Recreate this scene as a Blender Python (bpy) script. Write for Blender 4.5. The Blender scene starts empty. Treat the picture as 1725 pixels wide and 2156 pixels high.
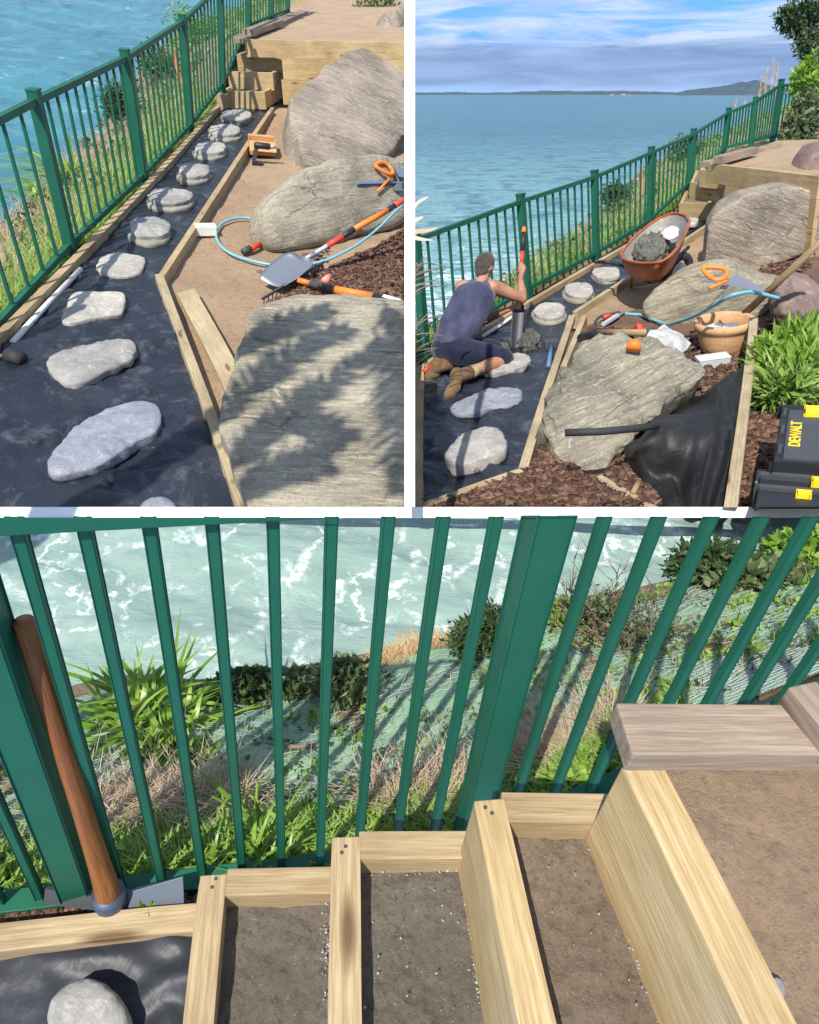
import bpy, bmesh, math, random
import numpy as np
from mathutils import Vector, Matrix, noise, geometry
R = math.radians
random.seed(7)
rng = np.random.default_rng(7)
scene = bpy.context.scene
COL = scene.collection

# ------------------------------------------------------------ camera, sky, sun
F, CX, CY = 1500.0, 862.5, 1078.0          # focal length and centre in units of the 1725 x 2156 photograph
EYE = Vector((0, 0, 12.0))
PITCH = math.atan2(881.0, F)
c_, s_ = math.cos(PITCH), math.sin(PITCH)
AX = Vector((1, 0, 0)); AD = Vector((0, -s_, -c_)); AF = Vector((0, c_, -s_))
cam = bpy.data.cameras.new('camera'); camo = bpy.data.objects.new('camera', cam); COL.objects.link(camo)
camo.location = EYE; camo.rotation_euler = (math.pi/2 - PITCH, 0, 0)
cam.sensor_fit = 'VERTICAL'; cam.sensor_height = 36; cam.lens = 36*F/2156
cam.clip_start = 0.05; cam.clip_end = 60000
scene.camera = camo

SUN = Vector((-0.22, -0.645, 0.73)).normalized()      # towards the sun: high, behind the left shoulder
sl = bpy.data.lights.new('sun', 'SUN'); sl.energy = 4.3; sl.angle = R(0.55); sl.color = (1, 0.95, 0.86)
so = bpy.data.objects.new('sun', sl); COL.objects.link(so); so.location = (0, 0, 40)
so.rotation_euler = SUN.to_track_quat('Z', 'Y').to_euler()
scene.view_settings.view_transform = 'Standard'; scene.view_settings.look = 'None'
scene.view_settings.gamma = 1; scene.view_settings.exposure = 0.56
scene.render.film_transparent = False

w = bpy.data.worlds.new('World'); scene.world = w; w.use_nodes = True
nt = w.node_tree; nt.nodes.clear()
def N(t, typ, **kw):
    n = t.nodes.new(typ)
    for k, v in kw.items():
        if hasattr(n, k) and not k.startswith('i_'): setattr(n, k, v)
    return n
out = N(nt, 'ShaderNodeOutputWorld'); bg = N(nt, 'ShaderNodeBackground')
sky = N(nt, 'ShaderNodeTexSky', sky_type='NISHITA', sun_disc=False)
sky.sun_elevation = math.asin(SUN.z); sky.sun_rotation = math.atan2(SUN.x, SUN.y)
sky.air_density = 1.0; sky.dust_density = 0.4; sky.ozone_density = 2.5
tc = N(nt, 'ShaderNodeTexCoord'); sep = N(nt, 'ShaderNodeSeparateXYZ')
nt.links.new(tc.outputs['Generated'], sep.inputs[0])
def wm(op, a, b=None):
    n = N(nt, 'ShaderNodeMath', operation=op)
    for i, v in enumerate((a, b)):
        if v is None: continue
        if isinstance(v, (int, float)): n.inputs[i].default_value = v
        else: nt.links.new(v, n.inputs[i])
    return n.outputs[0]
comb = N(nt, 'ShaderNodeCombineXYZ')
nt.links.new(wm('MULTIPLY', sep.outputs[0], 4.5), comb.inputs[0]); nt.links.new(wm('MULTIPLY', sep.outputs[1], 2.0), comb.inputs[1])
nt.links.new(wm('MULTIPLY', sep.outputs[2], 42.0), comb.inputs[2])
cn = N(nt, 'ShaderNodeTexNoise'); cn.inputs['Scale'].default_value = 1.0; cn.inputs['Detail'].default_value = 9; cn.inputs['Roughness'].default_value = 0.56
cn.inputs['Distortion'].default_value = 0.5; nt.links.new(comb.outputs[0], cn.inputs['Vector'])
def wramp(x, stops):
    r = N(nt, 'ShaderNodeValToRGB'); nt.links.new(x, r.inputs[0])
    e = r.color_ramp.elements
    while len(e) < len(stops): e.new(0.5)
    for i, (p, c) in enumerate(stops): e[i].position = p; e[i].color = (c, c, c, 1) if not isinstance(c, tuple) else c + (1,)
    return r.outputs[0]
def wmix(f, a, b):
    m = N(nt, 'ShaderNodeMixRGB')
    for i, v in enumerate((f, a, b)):
        if isinstance(v, tuple): m.inputs[i].default_value = v + (1,)
        else: nt.links.new(v, m.inputs[i])
    return m.outputs[0]
z10 = wm('MULTIPLY', sep.outputs[2], 10.0)
cn2 = N(nt, 'ShaderNodeTexNoise'); cn2.inputs['Scale'].default_value = 1.5; cn2.inputs['Detail'].default_value = 9; cn2.inputs['Roughness'].default_value = .58; cn2.inputs['Distortion'].default_value = .6; nt.links.new(comb.outputs[0], cn2.inputs['Vector'])
# clear blue low over the sea, the physical sky above it
low = wmix(wramp(z10, [(0.0, 0.0), (.45, 1.0)]), (2.5, 3.9, 6.3), (1.0, 2.7, 5.9))
base = wmix(wramp(wm('MULTIPLY', sep.outputs[2], 3.0), [(.35, 0.0), (.9, 1.0)]), low, sky.outputs[0])
# cloud bank: lavender grey, ragged along its top; above it white and grey streaks
bank = wramp(wm('ADD', z10, wm('MULTIPLY', wm('SUBTRACT', cn.outputs[0], 0.5), 0.55)), [(0.0, .45), (0.10, 0.9), (0.44, 0.92), (0.60, 0.0)])
bankcol = wramp(cn2.outputs[0], [(0.35, (1.15, 1.75, 3.0)), (0.65, (1.75, 2.4, 3.85))])
m1 = wmix(bank, base, bankcol)
hi = wramp(z10, [(0.36, 0.0), (0.55, 1.0)])
grey = wm('MULTIPLY', wramp(cn.outputs[0], [(0.46, 0.0), (0.58, .8)]), hi)
m1 = wmix(grey, m1, (2.5, 3.1, 4.4))
streak_hi = wm('MULTIPLY', wramp(cn2.outputs[0], [(0.45, 0.0), (0.64, 0.9)]), hi)
m2 = wmix(streak_hi, m1, (3.6, 4.15, 5.0))
nt.links.new(m2, bg.inputs['Color']); bg.inputs['Strength'].default_value = 0.14
nt.links.new(bg.outputs[0], out.inputs[0])

# ------------------------------------------------------------ measuring tools
def RAY(x, y): return AX*(x-CX) + AD*(y-CY) + AF*F
def W(x, y, depth): return EYE + RAY(x, y)*(depth/F)
def pix(p):
    v = p - EYE; d = v.dot(AF)
    return CX + F*v.dot(AX)/d, CY + F*v.dot(AD)/d
class Land:
    """a piece of ground: its downhill normal is fixed by where its uprights converge, H = eye height above it"""
    def __init__(s, nx, ny, H):
        s.d = RAY(nx, ny).normalized(); s.u = -s.d; s.H = H
        s.f = (AF - s.u*AF.dot(s.u)).normalized(); s.r = s.f.cross(s.u).normalized()
        s.o = EYE + s.d*H
    def P(s, x, y, z=0.0):
        r = RAY(x, y); return EYE + r*((s.H-z)/r.dot(s.d))
    def L(s, a, b, z=0.0): return s.o + s.r*a + s.f*b + s.u*z
    def loc(s, p):
        v = p - s.o; return Vector((v.dot(s.r), v.dot(s.f), v.dot(s.u)))
    def dep(s, x, y, z=0.0): return (s.P(x, y, z)-EYE).dot(AF)
    def top(s, base, tx, ty):
        """point standing over base that is seen at (tx, ty)"""
        v = base - EYE; Y = ty - CY
        t = (v.dot(AD)*F - Y*v.dot(AF))/(s.d.dot(AD)*F - Y*s.d.dot(AF))
        return W(tx, ty, (base - s.d*t - EYE).dot(AF))
LA = Land(553, 2898, 2.6); LB = Land(1325, 3633, 2.3); LC = Land(664, 2875, 1.6)
c1 = lambda x, y: (x*.5, y*.5)
c2 = lambda x, y: (x*.5, 543+y*.5)
c3 = lambda x, y: (862.5+x*.5, y*.5)
c4 = lambda x, y: (862.5+x*.5, 543+y*.5)
c5 = lambda x, y: (x*.5, 1079.7+y*.5)
c6 = lambda x, y: (862.5+x*.5, 1079.7+y*.5)
c7 = lambda x, y: (x*.5, 1597+y*.5)
c8 = lambda x, y: (862.5+x*.5, 1597+y*.5)

# where one view ends and the next begins: the three places are cut there along the added white divider strips
nA = Vector(RAY(852.8, 0)).cross(RAY(852.8, 1000)).normalized(); nB = Vector(RAY(873.2, 0)).cross(RAY(873.2, 1000)).normalized()
if nA.x > 0: nA = -nA
if nB.x < 0: nB = -nB                                # points left
nD = Vector(RAY(0, 1068.2)).cross(RAY(1700, 1068.2)).normalized()
if nD.z < 0: nD = -nD                                # points up
nC = Vector(RAY(0, 1089.5)).cross(RAY(1700, 1089.5)).normalized()
if nC.z < 0: nC = -nC
LIMITS = {'A': [nA, nD], 'B': [nB, nD], 'C': [-nC], None: []}
VIEW = [None]

# ------------------------------------------------------------ object helpers
WMAT = {}
def mesh_np(name, V, Fc):
    me = bpy.data.meshes.new(name)
    me.from_pydata([tuple(v) for v in V], [], [tuple(f) for f in Fc]); me.update()
    return me
def clipped(bm, V_is_world=True):
    for n in LIMITS[VIEW[0]]:
        ds = [(v.co-EYE).dot(n) for v in bm.verts]
        if not ds: return False
        if min(ds) >= -1e-6: continue
        if max(ds) <= 0: return False
        closed = all(len(e.link_faces) == 2 for e in bm.edges)
        r = bmesh.ops.bisect_plane(bm, geom=bm.verts[:]+bm.edges[:]+bm.faces[:], dist=1e-5, plane_co=EYE, plane_no=n, clear_inner=True)
        if closed:
            ed = [g for g in r['geom_cut'] if isinstance(g, bmesh.types.BMEdge) and len(g.link_faces) == 1]
            if ed: bmesh.ops.holes_fill(bm, edges=ed, sides=0)
    return len(bm.verts) > 0
def from_bm(name, bm, mat, M=None, parent=None, smooth=False, clip=True, bevel=0):
    """bm in world coordinates -> one linked mesh object whose own axes are M"""
    if clip and not clipped(bm): bm.free(); return None
    M = M or Matrix.Identity(4)
    bm.transform(M.inverted())
    if bevel:
        try: bmesh.ops.bevel(bm, geom=[e for e in bm.edges if len(e.link_faces) == 2 and e.calc_face_angle(0) > .6], offset=bevel, segments=2, affect='EDGES', profile=.6)
        except Exception: pass
    me = bpy.data.meshes.new(name); bm.to_mesh(me); bm.free()
    if smooth:
        me.polygons.foreach_set('use_smooth', [True]*len(me.polygons))
    mats = mat if isinstance(mat, (list, tuple)) else [mat]
    for m in mats: me.materials.append(m)
    o = bpy.data.objects.new(name, me); COL.objects.link(o)
    place(o, M, parent); return o
def place(o, M, parent=None):
    WMAT[o.name] = M.copy()
    if parent is not None:
        o.parent = parent; o.matrix_basis = WMAT[parent.name].inverted() @ M
    else: o.matrix_basis = M
def mk(name, V, Fc, mat, M=None, parent=None, smooth=False, clip=True, bevel=0, weld=False):
    bm = bmesh.new()
    vs = [bm.verts.new(v) for v in V]
    for f in Fc:
        try: bm.faces.new([vs[i] for i in f])
        except ValueError: pass
    if weld: bmesh.ops.remove_doubles(bm, verts=bm.verts[:], dist=1e-4)
    bmesh.ops.recalc_face_normals(bm, faces=bm.faces[:])
    return from_bm(name, bm, mat, M, parent, smooth, clip, bevel)
def tag(o, label=None, cat=None, group=None, kind=None):
    if o is None: return None
    if label: o['label'] = label
    if cat: o['category'] = cat
    if group: o['group'] = group
    if kind: o['kind'] = kind
    return o
def empty(name, loc, label, cat, group=None, M=None):
    o = bpy.data.objects.new(name, None); COL.objects.link(o); o.empty_display_size = .1
    place(o, M or Matrix.Translation(loc)); return tag(o, label, cat, group)
def axes(origin, x, z):
    x = x.normalized(); z = (z - x*z.dot(x)).normalized(); y = z.cross(x)
    return Matrix(((x.x, y.x, z.x, origin.x), (x.y, y.y, z.y, origin.y), (x.z, y.z, z.z, origin.z), (0, 0, 0, 1)))
CUBEF = [(0, 1, 3, 2), (4, 6, 7, 5), (0, 4, 5, 1), (2, 3, 7, 6), (0, 2, 6, 4), (1, 5, 7, 3)]
def box_v(M, sx, sy, sz):
    return [M @ Vector((sx[i], sy[j], sz[k])) for i in (0, 1) for j in (0, 1) for k in (0, 1)]
def board(name, a, b, wd, h, up, mat, parent=None, bevel=.003, segs=1, warp=0, clip=True):
    """timber whose top centre line runs a-b; wd across, h deep"""
    M = axes(a, b-a, up); L = (b-a).length
    V = []; Fc = []
    n = max(1, segs)
    ph = random.random()*9
    for i in range(n+1):
        t = i/n; wz = warp*math.sin(ph+t*5)*.5; wy = warp*math.sin(ph*2+t*4)
        for (y, z) in ((-wd/2, 0), (wd/2, 0), (wd/2, -h), (-wd/2, -h)):
            V.append(M @ Vector((t*L, y+wy, z+wz)))
        if i:
            for k in range(4):
                a0 = (i-1)*4+k; a1 = (i-1)*4+(k+1) % 4
                Fc.append((a0, a1, a1+4, a0+4))
    Fc.append((0, 1, 2, 3)); Fc.append((n*4+3, n*4+2, n*4+1, n*4))
    return mk(name, V, Fc, mat, M, parent, bevel=bevel, clip=clip)
def tube_geo(pts, rad, n=10, cap=True):
    V = []; Fc = []; m = len(pts)
    rads = rad if isinstance(rad, (list, tuple)) else [rad]*m
    prev = None
    for i, p in enumerate(pts):
        t = (pts[min(i+1, m-1)] - pts[max(i-1, 0)]).normalized()
        if prev is None:
            a = Vector((0, 0, 1)) if abs(t.z) < .9 else Vector((1, 0, 0))
            x = t.cross(a).normalized()
        else: x = (prev - t*prev.dot(t)).normalized()
        prev = x; y = t.cross(x)
        for k in range(n):
            an = 2*math.pi*k/n
            V.append(p + (x*math.cos(an)+y*math.sin(an))*rads[i])
        if i:
            for k in range(n):
                a0 = (i-1)*n+k; a1 = (i-1)*n+(k+1) % n
                Fc.append((a0, a1, a1+n, a0+n))
    if cap:
        Fc.append(tuple(range(n-1, -1, -1))); Fc.append(tuple((m-1)*n+k for k in range(n)))
    return V, Fc
def tube(name, pts, rad, mat, parent=None, n=10, smooth=True):
    V, Fc = tube_geo(pts, rad, n)
    M = axes(pts[0], pts[-1]-pts[0] if (pts[-1]-pts[0]).length > 1e-4 else Vector((1, 0, 0)), Vector((.01, .02, 1)))
    return mk(name, V, Fc, mat, M, parent, smooth)
def merge(parts):
    V = []; Fc = []
    for v, f in parts:
        o = len(V); V += list(v); Fc += [tuple(i+o for i in q) for q in f]
    return V, Fc
def spline(pts, n):
    """Catmull-Rom through points"""
    P = [pts[0]*2-pts[1]] + list(pts) + [pts[-1]*2-pts[-2]]
    out = []; m = len(pts)-1
    for k in range(n+1):
        s = k/n*m; i = min(int(s), m-1); t = s-i
        a, b, c, d = P[i], P[i+1], P[i+2], P[i+3]
        out.append(0.5*((2*b) + (c-a)*t + (2*a-5*b+4*c-d)*t*t + (3*b-a-3*c+d)*t*t*t))
    return out
def resamp(pts, n):
    ds = [0.0]
    for a, b in zip(pts, pts[1:]): ds.append(ds[-1]+(b-a).length)
    out = []
    for k in range(n+1):
        s = ds[-1]*k/n; i = 0
        while i < len(pts)-2 and ds[i+1] < s: i += 1
        t = (s-ds[i])/max(1e-9, ds[i+1]-ds[i]); out.append(pts[i].lerp(pts[i+1], min(1, max(0, t))))
    return out
class Sheet:
    """surface spanned between rows of points"""
    def __init__(s, rows, n=60):
        s.rows = [resamp(r, n) for r in rows]; s.n = n
    def at(s, u, v):
        x = min(max(u, 0), .99999)*s.n; i = int(x); t = x-i
        y = min(max(v, 0), .99999)*(len(s.rows)-1); j = int(y); q = y-j
        a = s.rows[j][i].lerp(s.rows[j][i+1], t); b = s.rows[j+1][i].lerp(s.rows[j+1][i+1], t)
        return a.lerp(b, q)
    def build(s, name, mat, nu, nv, disp, up, parent=None, smooth=True):
        V = []; Fc = []
        for j in range(nv+1):
            for i in range(nu+1):
                p = s.at(i/nu, j/nv); V.append(p + up*disp(p, i/nu, j/nv))
        for j in range(nv):
            for i in range(nu):
                a = j*(nu+1)+i; Fc.append((a, a+1, a+nu+2, a+nu+1))
        bm = bmesh.new(); vs = [bm.verts.new(v) for v in V]
        for f in Fc: bm.faces.new([vs[k] for k in f])
        bm.normal_update()
        if sum((f.normal.dot(up) for f in bm.faces)) < 0: bmesh.ops.reverse_faces(bm, faces=bm.faces[:])
        return from_bm(name, bm, mat, Matrix.Translation(V[0]), parent, smooth)
def fbm(p, sc, oct=4, h=1.0):
    return noise.fractal(p*sc, h, 2.0, oct, noise_basis='PERLIN_ORIGINAL')
def flat(land, name, poly, mat, step, zf, parent=None, smooth=True):
    """ground sheet: poly = [(px, py, z)] outline, filled with a jittered grid"""
    q = [land.loc(land.P(x, y, z)) for x, y, z in poly]
    q2 = []
    for a, b in zip(q, q[1:]+q[:1]):
        k = max(1, int((b-a).length/(step*1.5)))
        for i in range(k): q2.append(a.lerp(b, i/k).to_2d())
    x0 = min(p.x for p in q2); x1 = max(p.x for p in q2); y0 = min(p.y for p in q2); y1 = max(p.y for p in q2)
    pts = list(q2); nb = len(q2)
    def inside(x, y):
        c = False; j = nb-1
        for i in range(nb):
            a, b = q2[i], q2[j]
            if (a.y > y) != (b.y > y) and x < (b.x-a.x)*(y-a.y)/(b.y-a.y)+a.x: c = not c
            j = i
        return c
    y = y0
    while y < y1:
        x = x0
        while x < x1:
            xx = x+random.uniform(-.3, .3)*step; yy = y+random.uniform(-.3, .3)*step
            if inside(xx, yy): pts.append(Vector((xx, yy)))
            x += step
        y += step
    r = geometry.delaunay_2d_cdt(pts, [], [list(range(nb))], 1, 1e-5)
    V = [land.L(p.x, p.y, zf(p.x, p.y)) for p in r[0]]
    bm = bmesh.new(); vs = [bm.verts.new(v) for v in V]
    for f in r[2]:
        try: bm.faces.new([vs[k] for k in f])
        except ValueError: pass
    bm.normal_update()
    for f in bm.faces:
        if f.normal.dot(land.u) < 0: f.normal_flip()
    return from_bm(name, bm, mat, Matrix.Translation(V[0]), parent, smooth)
def fast_mesh(name, V, tris, mats, M=None, parent=None, midx=None, smooth=False, nper=3):
    """big triangle/quad soups through numpy; clipped by dropping faces over the limits"""
    V = np.asarray(V, float); T = np.asarray(tris, int)
    if len(T) == 0: return None
    for n in LIMITS[VIEW[0]]:
        d = (V - np.array(EYE)) @ np.array(n); keep = (d[T] > 0).all(axis=1)
        T = T[keep]
        if midx is not None: midx = np.asarray(midx)[keep]
    if len(T) == 0: return None
    M = M or Matrix.Translation(Vector(V[0]))
    Mi = np.array(M.inverted()); Vl = V @ Mi[:3, :3].T + Mi[:3, 3]
    used = np.unique(T); remap = np.zeros(len(V), int); remap[used] = np.arange(len(used)); Vl = Vl[used]; T = remap[T]
    me = bpy.data.meshes.new(name); k = T.shape[1]
    me.vertices.add(len(Vl)); me.vertices.foreach_set('co', Vl.ravel())
    me.loops.add(T.size); me.loops.foreach_set('vertex_index', T.ravel())
    me.polygons.add(len(T)); me.polygons.foreach_set('loop_start', np.arange(0, T.size, k)); me.polygons.foreach_set('loop_total', np.full(len(T), k))
    for m in (mats if isinstance(mats, (list, tuple)) else [mats]): me.materials.append(m)
    if midx is not None: me.polygons.foreach_set('material_index', np.asarray(midx, int))
    me.update(calc_edges=True); me.validate()
    if smooth: me.polygons.foreach_set('use_smooth', [True]*len(me.polygons))
    o = bpy.data.objects.new(name, me); COL.objects.link(o); place(o, M, parent); return o

# ------------------------------------------------------------ materials
def mat(name, col=(.5, .5, .5), rough=.6, metal=0, spec=.5, sheen=0, trans=0, alpha=1):
    m = bpy.data.materials.new(name); m.use_nodes = True
    b = m.node_tree.nodes['Principled BSDF']
    b.inputs['Base Color'].default_value = (*col, 1); b.inputs['Roughness'].default_value = rough; b.inputs['Metallic'].default_value = metal
    b.inputs['Specular IOR Level'].default_value = spec
    if trans: b.inputs['Transmission Weight'].default_value = trans
    if alpha < 1: b.inputs['Alpha'].default_value = alpha
    if sheen: b.inputs['Sheen Weight'].default_value = sheen
    return m
class NB:
    def __init__(s, m): s.t = m.node_tree; s.b = s.t.nodes['Principled BSDF']
    def add(s, typ, **kw):
        n = s.t.nodes.new(typ)
        for k, v in kw.items():
            if k in n.inputs.keys():
                n.inputs[k].default_value = v
            else: setattr(n, k, v)
        return n
    def link(s, a, b): s.t.links.new(a, b)
    def coords(s, scale=(1, 1, 1), rot=(0, 0, 0), space='Object', loc=(0, 0, 0)):
        tc = s.add('ShaderNodeTexCoord'); mp = s.add('ShaderNodeMapping')
        mp.inputs['Scale'].default_value = scale; mp.inputs['Rotation'].default_value = rot; mp.inputs['Location'].default_value = loc
        s.link(tc.outputs[space], mp.inputs[0]); return mp.outputs[0]
    def rndoff(s, vec, k=20):
        oi = s.add('ShaderNodeObjectInfo'); a = s.add('ShaderNodeVectorMath', operation='SCALE'); a.inputs[0].default_value = (k, k*.7, k*.4)
        s.link(oi.outputs['Random'], a.inputs['Scale']); b = s.add('ShaderNodeVectorMath', operation='ADD'); s.link(vec, b.inputs[0]); s.link(a.outputs[0], b.inputs[1]); return b.outputs[0]
    def noise(s, vec, scale, detail=6, rough=.6, dist=0):
        n = s.add('ShaderNodeTexNoise'); n.inputs['Scale'].default_value = scale; n.inputs['Detail'].default_value = detail
        n.inputs['Roughness'].default_value = rough; n.inputs['Distortion'].default_value = dist; s.link(vec, n.inputs['Vector']); return n.outputs[0]
    def ramp(s, x, stops, interp='LINEAR'):
        r = s.add('ShaderNodeValToRGB'); s.link(x, r.inputs[0]); e = r.color_ramp.elements; r.color_ramp.interpolation = interp
        while len(e) < len(stops): e.new(.5)
        for i, (p, c) in enumerate(stops):
            e[i].position = p; e[i].color = (c, c, c, 1) if not isinstance(c, tuple) else (*c, 1)
        return r.outputs[0]
    def mix(s, f, a, b, mode='MIX'):
        m = s.add('ShaderNodeMixRGB', blend_type=mode)
        for i, v in enumerate((f, a, b)):
            if isinstance(v, (int, float)): m.inputs[i].default_value = v if i == 0 else (v, v, v, 1)
            elif isinstance(v, tuple): m.inputs[i].default_value = (*v, 1)
            else: s.link(v, m.inputs[i])
        return m.outputs[0]
    def math(s, op, a, b=0.0):
        n = s.add('ShaderNodeMath', operation=op)
        for i, v in enumerate((a, b)):
            if isinstance(v, (int, float)): n.inputs[i].default_value = v
            else: s.link(v, n.inputs[i])
        return n.outputs[0]
    def col(s, x): s.link(x, s.b.inputs['Base Color'])
    def rough(s, x): s.link(x, s.b.inputs['Roughness'])
    def bump(s, x, strength=.5, dist=.02, prev=None):
        b = s.add('ShaderNodeBump'); b.inputs['Strength'].default_value = strength; b.inputs['Distance'].default_value = dist
        s.link(x, b.inputs['Height'])
        if prev is not None: s.link(prev, b.inputs['Normal'])
        s.link(b.outputs[0], s.b.inputs['Normal']); return b.outputs[0]

def wood(name, a, b, dark, knots=True, rough=.7):
    m = mat(name, a, rough, spec=.25); n = NB(m)
    v = n.rndoff(n.coords((1.2, 14, 14)))
    g = n.noise(v, 3.0, 5, .55, .6)
    fine = n.noise(n.rndoff(n.coords((4, 90, 90))), 3, 3, .6)
    wv = n.add('ShaderNodeTexWave', wave_type='BANDS', bands_direction='Y'); wv.inputs['Scale'].default_value = 1.3
    wv.inputs['Distortion'].default_value = 5; wv.inputs['Detail'].default_value = 2; n.link(n.rndoff(n.coords((.8, 13, 13))), wv.inputs['Vector'])
    c = n.mix(n.ramp(g, [(.35, 0.0), (.65, 1.0)]), a, b)
    c = n.mix(n.math('MULTIPLY', wv.outputs['Fac'], .35), c, dark)
    c = n.mix(n.ramp(fine, [(.34, .65), (.58, 0.0)]), c, dark)
    big = n.noise(n.rndoff(n.coords((1, 1, 1))), 2.2, 3)
    c = n.mix(n.ramp(big, [(.35, .35), (.6, 0.0)]), c, dark, 'MULTIPLY')
    if knots:
        vo = n.add('ShaderNodeTexVoronoi'); vo.inputs['Scale'].default_value = 1.0; n.link(n.rndoff(n.coords((2.2, 9, 9))), vo.inputs['Vector'])
        c = n.mix(n.ramp(vo.outputs['Distance'], [(.08, .9), (.17, 0.0)]), c, (dark[0]*.45, dark[1]*.35, dark[2]*.3))
    n.col(c); n.bump(n.mix(.5, fine, g), .6, .004); return m
M = {}
M['pine'] = wood('fresh_pine', (.43, .325, .185), (.53, .415, .255), (.28, .19, .10))
M['pine_pale'] = wood('pale_pine', (.43, .355, .225), (.53, .44, .28), (.28, .21, .12))
M['pine_yellow'] = wood('yellow_pine', (.50, .37, .19), (.59, .46, .26), (.33, .215, .095))
M['pine_grey'] = wood('weathered_pine', (.30, .24, .18), (.42, .33, .25), (.20, .15, .11))
M['handle_wood'] = wood('handle_wood', (.40, .17, .05), (.30, .11, .03), (.16, .05, .02), False, .4)
M['ash_wood'] = wood('ash_wood', (.42, .30, .17), (.34, .23, .12), (.22, .14, .08), False, .5)
def paint(name, col, rough=.35, var=.12):
    m = mat(name, col, rough, spec=.35); n = NB(m); g = n.noise(n.coords(), 6, 4)
    n.col(n.mix(n.ramp(g, [(.3, 0.0), (.7, 1.0)]), tuple(x*(1-var) for x in col), tuple(min(1, x*(1+var)) for x in col)))
    n.bump(n.noise(n.coords(), 60, 2), .08, .002); return m
M['green'] = paint('green_powder_coat', (.008, .098, .055), .55)
M['orange'] = paint('orange_plastic', (.80, .20, .03), .4)
M['red'] = paint('red_plastic', (.65, .06, .03), .4)
M['black'] = paint('black_plastic', (.02, .022, .026), .45)
M['dgrey'] = paint('dark_grey_plastic', (.055, .06, .065), .5)
M['yellow'] = paint('yellow_plastic', (.85, .58, .02), .4)
M['white'] = paint('white_paint', (.84, .84, .84), .6, .03)
M['pvc'] = paint('white_pvc', (.70, .68, .62), .4, .08)
M['steel'] = mat('steel', (.42, .43, .45), .38, .85)
M['galv'] = paint('galvanised_wire', (.42, .45, .46), .5)
M['rustor'] = paint('rusty_orange_enamel', (.33, .085, .03), .5, .4)
M['hose'] = paint('blue_hose', (.16, .42, .52), .4)
M['rubber'] = paint('rubber', (.03, .03, .032), .7)
M['card'] = paint('cardboard', (.52, .28, .12), .8)
M['blue'] = paint('blue_steel', (.10, .16, .30), .4)
M['stake'] = paint('orange_stake', (.60, .20, .08), .7)
M['brick'] = paint('white_brick', (.72, .70, .64), .85, .08)

def cloth_mat(name, c0, c1, c2, rough=.5, fold=1.0):
    m = mat(name, c0, rough, spec=.35); n = NB(m)
    g = n.noise(n.coords(), 1.6, 5, .6, .8)
    c = n.mix(n.ramp(g, [(.3, 0.0), (.7, 1.0)]), c0, c1)
    dust = n.noise(n.coords((1, 1, 1), (0, 0, .4)), 5, 9, .72, .5)
    c = n.mix(n.ramp(dust, [(.52, 0.0), (.72, .55)]), c, c2)
    sp = n.add('ShaderNodeTexVoronoi'); sp.inputs['Scale'].default_value = 45; n.link(n.coords(), sp.inputs['Vector'])
    c = n.mix(n.ramp(sp.outputs['Distance'], [(.05, .5), (.12, 0.0)]), c, c2)
    n.col(c)
    b = n.bump(n.noise(n.coords(), 4, 5, .55, 1.2), .5*fold, .03)
    w2 = n.add('ShaderNodeTexWave', bands_direction='DIAGONAL'); w2.inputs['Scale'].default_value = 1.1; w2.inputs['Distortion'].default_value = 9; w2.inputs['Detail'].default_value = 3
    n.link(n.coords(), w2.inputs['Vector']); n.bump(w2.outputs['Fac'], .3*fold, .02, b); return m
M['mat'] = cloth_mat('weed_membrane', (.013, .017, .027), (.026, .032, .046), (.17, .18, .20), .34, 1.7)
M['mat_dusty'] = cloth_mat('dusty_weed_membrane', (.030, .038, .055), (.055, .062, .08), (.20, .20, .21), .6)
M['blackcloth'] = cloth_mat('black_membrane', (.010, .010, .011), (.016, .016, .016), (.05, .048, .045), .55)

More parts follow.
